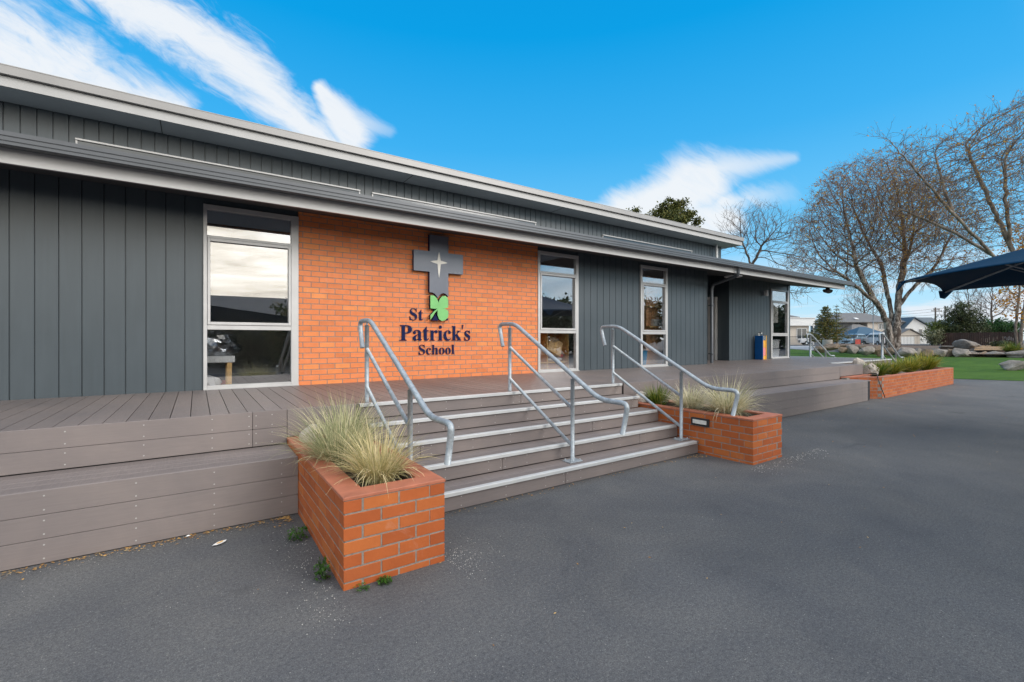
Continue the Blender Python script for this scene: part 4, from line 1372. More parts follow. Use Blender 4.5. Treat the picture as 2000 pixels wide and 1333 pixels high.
for k in range(6):
    b = MB()
    c0, c1 = canopy_pt(k, 0.03), canopy_pt(k, 0.99)
    b.tube([c0 - Vector((0, 0, .05)), c1 - Vector((0, 0, .04))], 0.018, 8)
    b.build('rib', M['galv'], um)
    b = MB()
    m_ = canopy_pt(k, 0.55)
    b.tube([Vector((UC.x, UC.y, 2.25)), m_ - Vector((0, 0, .06))], 0.013, 6)
    b.build('strut', M['galv'], um)
b = MB(); b.tube([(UC.x, UC.y, 0.0), (UC.x, UC.y, UA - 0.02)], 0.045, 14); b.build('pole', M['galv'], um)
b = MB(); b.cbox(UC.x - .45, UC.x + .45, UC.y - .45, UC.y + .45, 0.004, 0.09, 0.01); b.build('base', M['concrete'], um)
b = MB(); b.lathe([(0.06, 0), (0.06, 0.10), (0.02, 0.16)], (UC.x, UC.y, UA - 0.01), 12); b.build('finial', M['black'], um)

o_ = dup(um, (6.9, -2.6, 0), 'second navy umbrella, added unseen past the right edge to shade the asphalt in the near corner', radians(20))  # out-of-view canopy added to darken the near corner

# ------------------------------------------------------------------ tufted plants
def tussock(c, n, length, spread, mat, seed, name, label, cat, width=0.005, droop=1.0, base_r=0.09, group=None, upright=0.5):
    r = random.Random(seed)
    b = MB()
    c = Vector(c)
    for i in range(n):
        az = r.uniform(0, 2 * pi)
        q = r.random() ** upright
        lean = q * spread * r.uniform(0.7, 1.15)
        L_ = length * r.uniform(0.55, 1.12) * (1.0 - 0.12 * q)
        d = Vector((cos(az), sin(az), 0))
        br = base_r * sqrt(r.random())
        ba = az + r.uniform(-0.9, 0.9)
        p = c + Vector((cos(ba) * br, sin(ba) * br, 0))
        side = Vector((-sin(az), cos(az), 0))
        side = (side + Vector((r.uniform(-.6, .6), r.uniform(-.6, .6), r.uniform(-.3, .3)))).normalized()
        w = width * r.uniform(0.6, 1.3)
        ang = lean * 0.72
        bend = (0.15 + 0.95 * q) * droop * r.uniform(0.5, 1.3)
        if r.random() < 0.16:          # dead blades lying over
            bend *= 2.0
            L_ *= r.uniform(0.55, 1.15)
            ang = max(ang, 0.7)
        seg = 5
        pts = [p]
        for s in range(seg):
            ang2 = ang + bend * ((s + 0.5) / seg) ** 1.5
            pts.append(pts[-1] + (d * sin(ang2) + Vector((0, 0, cos(ang2)))) * (L_ / seg))
        ws = [0.7, 1.0, 0.95, 0.75, 0.45, 0.06]
        vs, fs = [], []
        for s, q_ in enumerate(pts):
            vs += [q_ - side * w * ws[s] / 2, q_ + side * w * ws[s] / 2]
        for s in range(seg):
            fs.append((2 * s, 2 * s + 1, 2 * s + 3, 2 * s + 2))
        b.add(vs, fs)
    o = b.build(name, mat, loc=c)
    tag(o, label, cat, group)
    return o
PZ = 0.50
tussock((1.13, 3.42, PZ), 720, 0.52, 1.15, M['tussock'], 1, 'grass_tussock', 'straw-coloured grass tussock at the front of the nearest planter', 'grass tussock', 0.0062, 1.15, 0.10, 'grass tussocks in the planters')
tussock((1.02, 4.06, PZ), 860, 0.66, 1.15, M['tussock_g'], 2, 'grass_tussock', 'larger grey-green grass tussock in the middle of the nearest planter', 'grass tussock', 0.0062, 1.1, 0.14, 'grass tussocks in the planters')
tussock((1.22, 4.62, PZ), 520, 0.58, 1.0, M['tussock_g'], 22, 'grass_tussock', 'grey-green grass tussock half hidden at the back of the nearest planter', 'grass tussock', 0.0062, 1.0, 0.10, 'grass tussocks in the planters')
tussock((6.08, 4.72, PZ), 420, 0.42, 0.95, M['flax'], 3, 'flax_clump', 'dark green spiky clump at the back of the planter with the step light', 'plant', 0.010, 0.5, 0.09)
tussock((6.08, 4.13, PZ), 780, 0.50, 1.15, M['tussock_p'], 4, 'grass_tussock', 'smaller pale grass tussock in the middle of the planter with the step light', 'grass tussock', 0.0072, 1.15, 0.10, 'grass tussocks in the planters')
tussock((6.10, 3.56, PZ), 850, 0.66, 1.2, M['tussock_p'], 5, 'grass_tussock', 'large pale feathery grass tussock at the front of the planter with the step light', 'grass tussock', 0.0076, 1.1, 0.11, 'grass tussocks in the planters')
for i, (u, v, h_, mt, lab) in enumerate(((1712, 738, 0.54, 'flax', 'dark green flax clump nearest the school in the far brick planter'), (1746, 733, 0.55, 'flax_y', 'olive flax clump beside the dark one in the far brick planter'), (1779, 728, 0.60, 'flax_y', 'golden flax clump third along the far brick planter'), (1808, 724, 0.74, 'flax_y', 'bright green flax clump nearest the free end of the far brick planter'))):
    p = on_z(u, v, PZ)
    px = [16.3, 17.7, 19.4, 21.25][i]
    tussock((px, 5.05 if i else 4.98, PZ), 620, h_, 1.12, M['flax_y' if i else 'flax'], 30 + i, 'flax_clump', lab, 'plant', 0.017, 0.7, 0.15, 'flax clumps in the far planter')

def boulder(name, c, r, mat, label, cat, seed, group=None, sub=2, amp=0.3, rz=0.0, flat=0.75, npts=18):
    """angular rock: hull of scattered points, edges worn, faces roughened"""
    import bmesh
    rr = random.Random(seed * 7.3)
    bm = bmesh.new()
    for i in range(npts):
        d = Vector((rr.gauss(0, 1), rr.gauss(0, 1), rr.gauss(0, 1))).normalized() * rr.uniform(0.86, 1.08)
        d.z = max(d.z, -flat)
        bm.verts.new(d)
    bmesh.ops.convex_hull(bm, input=bm.verts)
    bmesh.ops.delete(bm, geom=[v for v in bm.verts if not v.link_faces], context='VERTS')
    bmesh.ops.bevel(bm, geom=list(bm.edges), offset=0.10, segments=2, affect='EDGES', profile=0.5, clamp_overlap=True)
    bmesh.ops.triangulate(bm, faces=bm.faces)
    bmesh.ops.subdivide_edges(bm, edges=[e for e in bm.edges if e.calc_length() > 0.22], cuts=2, use_grid_fill=True)
    bmesh.ops.triangulate(bm, faces=bm.faces)
    s = Vector((seed * 3.1, seed * 1.7, seed * 0.9))
    bm.normal_update()
    for v in bm.verts:
        v.co += v.normal * (amp * 0.22 * mnoise.noise(v.co * 2.0 + s) + amp * 0.16 * mnoise.noise(v.co * 5.0 + s) + amp * 0.08 * mnoise.noise(v.co * 12 + s))
        v.co = Vector((v.co.x * r[0], v.co.y * r[1], v.co.z * r[2]))
    bm.transform(Matrix.Rotation(rz, 4, 'Z'))
    me = bpy.data.meshes.new(name)
    bm.to_mesh(me); bm.free()
    me.polygons.foreach_set('use_smooth', [True] * len(me.polygons))
    me.materials.append(mat)
    o = bpy.data.objects.new(name, me)
    COL.objects.link(o)
    o.location = c
    return tag(o, label, cat, group)
boulder('planter_stone', (0.93, 4.86, 0.60), (0.11, 0.15, 0.17), M['stone'], 'rounded cream stone at the back of the nearest planter beside the tussock', 'stone', 1.0, 'cream stones in the planters', amp=0.15, npts=40)
boulder('planter_stone', (5.98, 4.96, 0.58), (0.14, 0.13, 0.15), M['stone'], 'cream stone behind the dark green clump in the planter with the step light', 'stone', 2.0, 'cream stones in the planters', amp=0.15, npts=40)
boulder('planter_stone', (16.10, 5.05, 0.66), (0.20, 0.20, 0.24), M['stone'], 'cream stone low at the near corner of the far brick planter', 'stone', 3.0, 'cream stones in the planters', amp=0.15, npts=40)
boulder('planter_stone', (16.45, 5.45, 0.76), (0.24, 0.2, 0.28), M['stone'], 'taller pale stone behind the flax at the far planter beside the deck edge', 'stone', 4.0, 'cream stones in the planters', amp=0.15, npts=40)
# dark irrigation hose hanging over the far planter
hs = MB(); hs.tube(rounded([(15.5, 4.85, 0.62), (15.2, 4.62, 0.66), (14.95, 4.54, 0.60), (14.90, 4.46, 0.35), (15.02, 4.42, 0.12), (15.12, 4.43, 0.03)], 0.1), 0.010, 7)
tag(hs.build('irrigation_hose', M['black'], loc=(15.1, 4.5, 0)), 'thin dark hose hanging over the near corner of the far brick planter', 'hose')

def weed(c, n, r_, h, seed, label, flat=False):
    r = random.Random(seed)
    b = MB()
    for i in range(n):
        az = r.uniform(0, 2 * pi)
        rad = r_ * sqrt(r.random())
        z = h * r.random() * (1 - 0.5 * rad / r_)
        p = Vector((c[0] + cos(az) * rad, c[1] + sin(az) * rad, c[2] + z + 0.004))
        s = r.uniform(0.008, 0.02) * (0.6 if flat else 1)
        a = Vector((r.uniform(-1, 1), r.uniform(-1, 1), r.uniform(-.4, .6))).normalized()
        t2 = a.cross(Vector((0.3, 0.2, 1))).normalized()
        b.add([p - a * s, p + t2 * s * .5, p + a * s, p - t2 * s * .5], [(0, 1, 2, 3)])
    for i in range(5):
        az = r.uniform(0, 2 * pi)
        b.tube([(c[0], c[1], c[2]), (c[0] + cos(az) * r_ * .7, c[1] + sin(az) * r_ * .7, c[2] + h * .8)], 0.0018, 4)
    return tag(b.build('weed', M['weed'], loc=c), label, 'weed', 'weeds round the nearest planter')
weed((0.655, 3.93, 0.002), 150, 0.075, 0.13, 1, 'leafy green weed at the foot of the deck beside the nearest planter')
weed((0.68, 3.18, 0.002), 130, 0.05, 0.17, 2, 'tall thin weed against the left side of the nearest planter')
weed((1.00, 2.90, 0.002), 240, 0.045, 0.045, 3, 'round mossy weed at the front foot of the nearest planter', True)
weed((0.86, 2.91, 0.002), 60, 0.05, 0.03, 4, 'sparse small weed at the front corner of the nearest planter', True)

# paper litter
p = on_z(430, 1062, 0.004)
b = MB(); pts = [(0.055 * cos(a) * (1 + .25 * sin(3 * a)), 0.026 * sin(a) * (1 + .2 * cos(2 * a))) for a in [2 * pi * i / 14 for i in range(14)]]
b.add([(p.x + x * .8 - y * .6, p.y + x * .6 + y * .8, 0.006 + 0.008 * abs(sin(5 * x * 30))) for x, y in pts], [tuple(range(14))])
sc_ = tag(b.build('paper_scrap', M['white'], loc=p), 'white and orange scrap of paper lying on the asphalt in front of the bench', 'litter')
b = MB(); b.add([(p.x + x * .5 * .8 - y * .4 * .6, p.y + x * .5 * .6 + y * .4 * .8, 0.016) for x, y in pts], [tuple(range(14))]); b.build('print_patch', M['f_yellow'], sc_)
p = on_z(367, 1048, 0.004)
b = MB(); b.add([(p.x - .018, p.y, .006), (p.x, p.y - .010, .008), (p.x + .02, p.y + .004, .006), (p.x + .002, p.y + .011, .012)], [(0, 1, 2, 3)])
tag(b.build('paper_fleck', M['white'], loc=p), 'tiny white paper fleck beside the larger scrap near the bench', 'litter')

# dead leaves, grit
r = random.Random(9)
b = MB()
def leaf_at(x, y, s):
    a = r.uniform(0, 2 * pi)
    d = Vector((cos(a), sin(a), r.uniform(-.2, .2))); e = Vector((-sin(a), cos(a), r.uniform(-.4, .4)))
    q = Vector((x, y, 0.006 + s * 0.25))
    b.add([q - d * s, q + e * s * .38, q + d * s, q - e * s * .38], [(0, 1, 2, 3)])
for i in range(360):
    x = r.uniform(-1.4, 0.7)
    leaf_at(x, BY - 0.02 - abs(r.gauss(0, 0.045)), r.uniform(0.005, 0.016))
for i in range(60):
    leaf_at(0.68 - abs(r.gauss(0, .09)), BY - .04 - abs(r.gauss(0, .08)), r.uniform(.008, .022))
for i in range(120):
    leaf_at(r.uniform(1.5, 5.6), NY[0] - 0.01 - abs(r.gauss(0, .04)), r.uniform(.005, .014))
for i in range(35):
    leaf_at(5.65 - abs(r.gauss(0, .15)), NY[0] - .05 - abs(r.gauss(0, .08)), r.uniform(.008, .018))
for i in range(70):
    leaf_at(r.uniform(-1, 11), r.uniform(1.2, 4.4), r.uniform(.006, .014))
for i in range(160):
    leaf_at(r.uniform(8, 16), r.uniform(0, 4.3), r.uniform(.008, .02))
lv = b.build('fallen_leaves', M['litter_leaf']); lv['kind'] = 'stuff'
b = MB()
def grit(x, y, s):
    vs = [(x + s * cos(k * 2.1 + s * 900), y + s * sin(k * 2.1 + s * 900), 0.001) for k in range(3)] + [(x, y, 0.002 + s * .6)]
    b.add(vs, [(0, 1, 3), (1, 2, 3), (2, 0, 3)])
for i in range(220):
    grit(1.47 + abs(r.gauss(0, .18)), 2.95 + r.gauss(0, .16), r.uniform(.002, .006))
for i in range(260):
    grit(0.72 - abs(r.gauss(0, .12)), r.uniform(2.6, 4.2), r.uniform(.002, .0055))
for i in range(260):
    grit(r.uniform(5.5, 7.4), 2.95 - abs(r.gauss(0, .14)), r.uniform(.003, .009))
for i in range(50):
    grit(6.52 + abs(r.gauss(0, .15)), r.uniform(3.0, 4.3), r.uniform(.003, .008))
for i in range(260):
    grit(r.uniform(-1.5, 5), r.uniform(1.5, 4.4), r.uniform(.0015, .004))
for i in range(240):
    grit(r.uniform(-1.4, 0.7), BY - .03 - abs(r.gauss(0, .07)), r.uniform(.0015, .004))
gr = b.build('grit', M['pebble']); gr['kind'] = 'stuff'
# ------------------------------------------------------------------ trees
def grow(roots, lobes, n_att, seed, step=0.45, kill=0.7, infl=3.2, jit=0.25, max_it=160, droop=0.0, shell=0.35):
    """space colonisation: limbs reach for points scattered through the crown lobes (centre, radii)"""
    rng = np.random.default_rng(seed)
    att = []
    vol = np.array([l[1][0] * l[1][1] * l[1][2] for l in lobes]); vol = vol / vol.sum()
    for (c, rr), w in zip(lobes, vol):
        k = int(n_att * w)
        d = rng.normal(size=(k, 3)); d /= np.linalg.norm(d, axis=1)[:, None]
        q = rng.random(k) ** shell
        att.append(np.array(c) + d * q[:, None] * np.array(rr))
    att = np.concatenate(att)
    pos, par = [], []
    for chain in roots:
        prev = chain[0] if isinstance(chain[0], int) else -1
        pts = chain[1:] if isinstance(chain[0], int) else chain
        for p in pts:
            p = np.array(p, float)
            if prev >= 0:
                a = pos[prev]
                k = max(1, int(np.linalg.norm(p - a) / step))
                for t in range(1, k + 1):
                    pos.append(a + (p - a) * t / k + (rng.normal(size=3) * step * 0.08 if t < k else 0)); par.append(prev); prev = len(pos) - 1
            else:
                pos.append(p); par.append(-1); prev = len(pos) - 1
    n0 = len(pos)
    P = np.array(pos)
    dist = np.full(len(att), 1e9); near = np.zeros(len(att), int)
    def upd(start):
        nonlocal dist, near
        for s in range(start, len(P), 64):
            blk = P[s:s + 64]
            d = np.linalg.norm(att[:, None, :] - blk[None], axis=2)
            k = d.argmin(1); dm = d[np.arange(len(att)), k]
            b_ = dm < dist
            dist[b_] = dm[b_]; near[b_] = k[b_] + s
    upd(0)
    for it in range(max_it):
        if len(att) == 0:
            break
        m = dist < infl if it > 25 else np.ones(len(att), bool)
        if not m.any():
            break
        v = att[m] - P[near[m]]
        v /= np.linalg.norm(v, axis=1)[:, None] + 1e-9
        acc = np.zeros((len(P), 3)); np.add.at(acc, near[m], v)
        ids = np.unique(near[m])
        d = acc[ids]
        d /= np.linalg.norm(d, axis=1)[:, None] + 1e-9
        pp_ = np.array(par)[ids]
        mo_ = np.where((pp_ >= 0)[:, None], P[ids] - P[np.maximum(pp_, 0)], 0)
        mo_ /= np.linalg.norm(mo_, axis=1)[:, None] + 1e-9
        d = d + mo_ * 0.70 + rng.normal(size=d.shape) * jit
        d[:, 2] -= droop
        d /= np.linalg.norm(d, axis=1)[:, None] + 1e-9
        newp = P[ids] + d * step
        gap = np.full(len(newp), 1e9)
        for s0 in range(0, len(P), 512):
            gap = np.minimum(gap, np.linalg.norm(newp[:, None, :] - P[None, s0:s0 + 512], axis=2).min(1))
        ok = gap > 0.55 * step
        if not ok.any():
            break
        newp, ids = newp[ok], ids[ok]
        s = len(P)
        P = np.concatenate([P, newp]); par += list(ids)
        upd(s)
        keep = dist > kill
        att, dist, near = att[keep], dist[keep], near[keep]
        if len(P) > 14000:
            break
    return P, np.array(par), n0

def tree_mesh(P, par, r_tip, expo, r_max, seed, twigs=2, tw_len=0.6, tw_r=0.010, tw_droop=0.2, tw_up=0.2, tw_sub=2, sides=7, foot=1.0, foot_h=1.0):
    """tubes along the grown limbs; returns (limb builder, twig builder, tip points)"""
    n = len(P)
    kids = [[] for _ in range(n)]
    for i, p in enumerate(par):
        if p >= 0:
            kids[p].append(i)
    acc = np.zeros(n)
    for i in range(n - 1, -1, -1):
        if not kids[i]:
            acc[i] = r_tip ** expo
        if par[i] >= 0:
            acc[par[i]] += acc[i]
    R = np.minimum(acc ** (1 / expo), r_max)
    zb = P[0][2]
    R = R * (1 + (foot - 1) * np.clip(1 - (P[:, 2] - zb) / foot_h, 0, 1))
    limb, twig = MB(), MB()
    r = random.Random(seed)
    starts = [i for i in range(n) if par[i] < 0]
    stack = [(s, None) for s in starts]
    while stack:
        s, pre = stack.pop()
        chain = [pre, s] if pre is not None else [s]
        cur = s
        while kids[cur]:
            ks = sorted(kids[cur], key=lambda k: -acc[k])
            for k in ks[1:]:
                stack.append((k, cur))
            cur = ks[0]
            chain.append(cur)
        if len(chain) < 2:
            continue
        pts = [P[i] for i in chain]
        rs = [float(R[i]) for i in chain]
        if pre is not None:
            rs[0] = min(rs[0], rs[1] * 1.15)
        rs[-1] *= 0.6
        big = max(rs)
        k = sides if big > 0.08 else (5 if big > 0.035 else 3)
        (limb if big > 0.02 else twig).tube(pts, rs, k, caps=False)
    tips = []
    for i in range(n):
        if R[i] < 0.045 and par[i] >= 0:
            d = Vector(P[i] - P[par[i]]).normalized()
            for t in range(twigs if not kids[i] else max(1, twigs // 2)):
                if kids[i] and r.random() < 0.4:
                    continue
                q = (d + Vector((r.uniform(-1, 1), r.uniform(-1, 1), r.uniform(-1, 1) + tw_up)) * 0.75).normalized()
                L_ = tw_len * r.uniform(0.5, 1.3)
                p0 = Vector(P[i])
                p1 = p0 + q * L_ * 0.5
                q2 = (q + Vector((r.uniform(-.3, .3), r.uniform(-.3, .3), -tw_droop))).normalized()
                p2 = p1 + q2 * L_ * 0.5
                twig.tube([p0, p1, p2], [tw_r, tw_r * 0.8, tw_r * 0.35], 3, caps=False)
                tips.append(p2)
                for u in range(tw_sub):
                    a = p1.lerp(p2, r.random()) if u else p0.lerp(p1, r.random())
                    q3 = (q + Vector((r.uniform(-1, 1), r.uniform(-1, 1), r.uniform(-1, 1) - tw_droop)) * 0.8).normalized()
                    e = a + q3 * L_ * r.uniform(0.3, 0.6)
                    twig.tube([a, e], [tw_r * 0.75, tw_r * 0.3], 3, caps=False)
                    tips.append(e)
    return limb, twig, tips

def leaf_quads(b, pts, r, size, spread, k=1):
    for p in pts:
        for _ in range(k):
            c = Vector(p) + Vector((r.gauss(0, 1), r.gauss(0, 1), r.gauss(0, 1))) * spread
            a = Vector((r.uniform(-1, 1), r.uniform(-1, 1), r.uniform(-1, 1))).normalized()
            e = a.cross(Vector((r.uniform(-1, 1), r.uniform(-1, 1), r.uniform(-1, 1)))).normalized()
            s = size * r.uniform(0.6, 1.3)
            b.add([c - a * s, c - e * s * .6, c + a * s, c + e * s * .6], [(0, 1, 2, 3)])

def px_lobes(specs):
    """(u, v, depth, half width px, half height px) -> world ellipsoids"""
    out = []
    for u, v, d, hw, hh in specs:
        c = at(u, v, d)
        a = hw * d / FOC
        out.append((tuple(c), (a, a, hh * d / FOC)))
    return out

def bare_tree(name, label, base, roots, lobes, n_att, seed, bark, twm, leaf=None, leaf_fn=None, leaf_size=0.06, leaf_k=1, leaf_spread=0.1, **kw):
    gk = {k: kw[k] for k in ('step', 'kill', 'infl', 'jit', 'droop', 'shell', 'max_it') if k in kw}
    mk = {k: kw[k] for k in kw if k not in gk}
    P, par, n0 = grow(roots, lobes, n_att, seed, **gk)
    limb, twig, tips = tree_mesh(P, par, seed=seed, **mk)
    t = thing(name, label, 'tree', tuple(base))
    limb.build('trunk', bark, t)
    cr = twig.build('crown', twm, t)
    if leaf is not None:
        r = random.Random(seed + 1)
        pts = [p for p in tips if leaf_fn(p, r)]
        b = MB()
        leaf_quads(b, pts, r, leaf_size, leaf_spread, leaf_k)
        b.build('leaves', leaf, cr)
    return t

# big multi-stemmed birch
D = 38
base = gpt(1742, D); base.z += 0.15
def A(u, v, d): return tuple(at(u, v, d))
roots = [
    [tuple(base + Vector((0, 0, -0.4))), A(1737, 660, D), A(1732, 628, D), A(1712, 592, D - .4), A(1690, 555, D - .8), A(1672, 520, D - 1)],
    [tuple(base + Vector((.35, -.15, -0.4))), A(1750, 655, D), A(1752, 620, D + .3), A(1755, 585, D + .4), A(1760, 545, D + .5), A(1768, 500, D + .8)],
    [tuple(base + Vector((.1, .4, -0.4))), A(1744, 650, D + .5), A(1741, 612, D + .7), A(1732, 570, D + 1.1), A(1722, 520, D + 1.6)],
    [A(1754, 600, D + .3), A(1775, 572, D), A(1800, 548, D - .4), A(1826, 520, D - .8)],
    [A(1712, 592, D - .4), A(1672, 560, D - 1.2), A(1640, 535, D - 1.8)],
]
lob = px_lobes([(1700, 435, D, 118, 98), (1622, 470, D, 74, 84), (1785, 445, D + 1, 95, 98), (1705, 365, D + 1, 92, 58), (1598, 520, D - 1, 42, 42), (1835, 505, D, 70, 62), (1650, 395, D - 1, 66, 58), (1760, 385, D, 70, 60), (1690, 520, D, 70, 50), (1575, 470, D - 1, 22, 34), (1640, 345, D, 26, 24), (1735, 322, D, 30, 18), (1868, 440, D, 30, 40), (1605, 415, D, 28, 26), (1560, 545, D - 1, 18, 26)])
bare_tree('birch_tree', 'large multi-stemmed birch with rough pale trunk, bare twiggy crown and a few ochre leaves', base, roots, lob, 14500, 7, M['birch'], M['twig'],
          leaf=M['leaf_ochre'], leaf_fn=lambda p, r: r.random() < 0.50 * max(0.20, 1 - (Vector(p) - at(1755, 430, D)).length / 4.6), leaf_size=0.072, leaf_k=2, leaf_spread=0.12,
          step=0.35, kill=0.42, infl=2.6, jit=0.12, droop=0.0, shell=0.42, r_tip=0.0105, expo=2.02, r_max=0.72, foot=1.75, foot_h=3.6, sides=12, twigs=4, tw_len=0.66, tw_r=0.0095, tw_droop=0.55, tw_up=0.0, tw_sub=2)

# pale-limbed tree whose trunk stands at the right edge
D = 31
base = gpt(2010, D); base.z += 0.2
roots = [
    [tuple(base + Vector((0, 0, -0.5))), A(2010, 640, D), A(2012, 600, D), A(2010, 570, D)],
    [A(2010, 570, D), A(1940, 500, D - .3), A(1862, 418, D - .6), A(1792, 338, D - .9), A(1738, 275, D - 1)],
    [A(1940, 500, D - .3), A(1870, 458, D + .4), A(1795, 424, D + .8), A(1735, 398, D + 1.0)],
    [A(2010, 570, D), A(1974, 482, D + .6), A(1938, 402, D + .9), A(1905, 330, D + 1.2), A(1886, 285, D + 1.4)],
    [A(1974, 482, D + .6), A(1966, 400, D), A(1962, 315, D - .4)],
    [A(2010, 570, D), A(2030, 470, D), A(2042, 360, D)],
    [A(1862, 418, D - .6), A(1842, 362, D - .2), A(1826, 300, D)],
]
lob = px_lobes([(1860, 345, D, 105, 82), (1950, 300, D, 95, 88), (1800, 400, D, 75, 60), (1770, 300, D - 1, 62, 36), (2050, 260, D, 100, 100), (1990, 400, D + 1, 90, 90), (1880, 440, D + 1, 70, 40), (1722, 270, D - 1, 24, 18)])
bare_tree('bare_tree', 'tall pale-limbed tree at the right edge, branches sweeping left with sparse brown buds', base, roots, lob, 10500, 12, M['bark_pale'], M['twig_grey'],
          leaf=M['leaf_ochre'], leaf_fn=lambda p, r: r.random() < 0.42, leaf_size=0.06, leaf_k=1, leaf_spread=0.05,
          step=0.34, kill=0.42, infl=3.0, jit=0.08, shell=0.45, r_tip=0.0105, expo=2.22, r_max=0.42, foot=1.3, foot_h=4.0, twigs=2, tw_len=0.70, tw_r=0.010, tw_droop=0.0, tw_up=0.35, tw_sub=2)

# bare trees further off
D = 47
base = gpt(1462, D)
roots = [[tuple(base), A(1464, 600, D), A(1466, 545, D), A(1468, 520, D)], [A(1468, 520, D), A(1452, 480, D)], [A(1468, 520, D), A(1492, 475, D)]]
lob = px_lobes([(1480, 455, D, 62, 52), (1440, 450, D, 36, 42), (1525, 470, D, 42, 44), (1540, 520, D, 36, 36), (1560, 560, D, 26, 34)])
bare_tree('bare_tree', 'leafless spreading tree rising behind the end of the school roof', base, roots, lob, 2600, 21, M['bark_dark'], M['twig_grey'],
          step=0.42, kill=0.55, infl=4, jit=0.10, r_tip=0.015, expo=2.15, r_max=0.4, twigs=2, tw_len=1.1, tw_r=0.012, tw_droop=0.0, tw_up=0.6, tw_sub=2, shell=0.45)
for (u, v0, v1, hw, D, seed, lab, na, bk_) in ((1686, 640, 590, 36, 105, 31, 'small round bare tree behind the two-storey grey house', 1500, 'twig'), (1936, 640, 585, 34, 88, 33, 'spindly bare tree against the white cloud at the right, beyond the hedge', 900, 'twig'), (1893, 640, 590, 26, 82, 35, 'thin bare tree standing behind the big dark shrub', 900, 'twig_grey')):
    base = gpt(u, D)
    roots = [[tuple(base), A(u, v0, D), A(u + 1, v0 - 10, D)]]
    lob = px_lobes([(u, v1, D, hw, (v0 - v1) * 0.75), (u - hw * .4, v1 + 8, D, hw * .6, 16), (u + hw * .4, v1 + 6, D, hw * .6, 18)])
    bare_tree('bare_tree', lab, base, roots, lob, na, seed, M['bark_dark'], M[bk_], step=0.5, kill=0.65, infl=5, jit=0.12, r_tip=0.022, expo=2.2, r_max=0.35, twigs=2, tw_len=1.2, tw_r=0.018, tw_droop=0.0, tw_up=0.5, tw_sub=1)

# autumn tree with orange leaves at the right edge
D = 36
base = gpt(1986, D); base.z += 0.2
roots = [[tuple(base + Vector((0, 0, -.4))), A(1984, 650, D), A(1986, 610, D), A(1990, 580, D)], [tuple(base + Vector((.35, -.1, -.4))), A(1994, 655, D), A(1999, 610, D), A(2004, 580, D)]]
lob = px_lobes([(1992, 592, D, 26, 34), (2020, 570, D, 45, 60), (1972, 585, D, 18, 20), (2010, 500, D, 40, 60)])
bare_tree('autumn_tree', 'slender twin-trunk tree with bright orange leaves at the far right', base, roots, lob, 900, 41, M['bark_pale'], M['twig_grey'],
          leaf=M['leaf_orange'], leaf_fn=lambda p, r: r.random() < 0.85, leaf_size=0.10, leaf_k=4, leaf_spread=0.16,
          step=0.32, kill=0.45, infl=3, jit=0.14, r_tip=0.016, expo=2.1, r_max=0.30, twigs=2, tw_len=0.5, tw_r=0.010, tw_sub=1)

def conifer(base, top, half_w, seed, name, label, mat, tiers=16, leaf=0.10, dens=1.0, power=0.8, bark=None):
    r = random.Random(seed)
    t = thing(name, label, 'tree', tuple(base))
    H = top.z - base.z
    tr, fo = MB(), MB()
    tr.tube([base, base.lerp(top, 0.5), top], [0.05 * H * 0.5, 0.02 * H * .5, 0.01], 7)
    for k in range(tiers):
        f = (k + 0.4) / tiers
        z = base.z + H * (0.10 + 0.88 * f)
        rad = half_w * (1 - f) ** power * r.uniform(0.75, 1.15) + 0.05 * half_w
        nb = int(lerp(9, 4, f))
        a0 = r.uniform(0, 6.28)
        for j in range(nb):
            a = a0 + 2 * pi * j / nb + r.uniform(-.3, .3)
            L_ = rad * r.uniform(0.65, 1.2)
            d = Vector((cos(a), sin(a), 0))
            p0 = Vector((base.x, base.y, z))
            p1 = p0 + d * L_ * 0.6 + Vector((0, 0, 0.10 * L_))
            p2 = p0 + d * L_ + Vector((0, 0, 0.22 * L_))
            tr.tube([p0, p1, p2], [0.03, 0.02, 0.008], 4, caps=False)
            m = int(26 * dens * (0.5 + L_ / half_w))
            for _ in range(m):
                s = r.random() ** 0.6
                q = (p0.lerp(p1, s / .6) if s < .6 else p1.lerp(p2, (s - .6) / .4)) + Vector((r.gauss(0, 1), r.gauss(0, 1), r.gauss(0, .7))) * leaf * 1.3
                u = (d * r.uniform(.3, 1) + Vector((r.uniform(-1, 1), r.uniform(-1, 1), r.uniform(-.2, .9))) * .7).normalized()
                e = u.cross(Vector((r.uniform(-1, 1), r.uniform(-1, 1), r.uniform(-1, 1)))).normalized()
                w = leaf * r.uniform(.7, 1.5)
                fo.add([q - u * w, q - e * w * .35, q + u * w * 1.2, q + e * w * .35], [(0, 1, 2, 3)])
    tr.build('trunk', bark or M['bark_dark'], t)
    fo.build('crown', mat, t)
    return t
D = 52
base = gpt(1612, D); conifer(base, at(1611, 598, D), 2.0, 3, 'conifer_tree', 'small olive conifer with tiered branches in front of the grey-roofed house', M['conifer'], 15, 0.085, 2.6, 0.80)
D = 60
base = gpt(1634, D); conifer(base, at(1634, 594, D), 1.3, 5, 'conifer_tree', 'thin wispy conifer just behind the small olive one', M['conifer'], 11, 0.09, 0.5, 0.8)

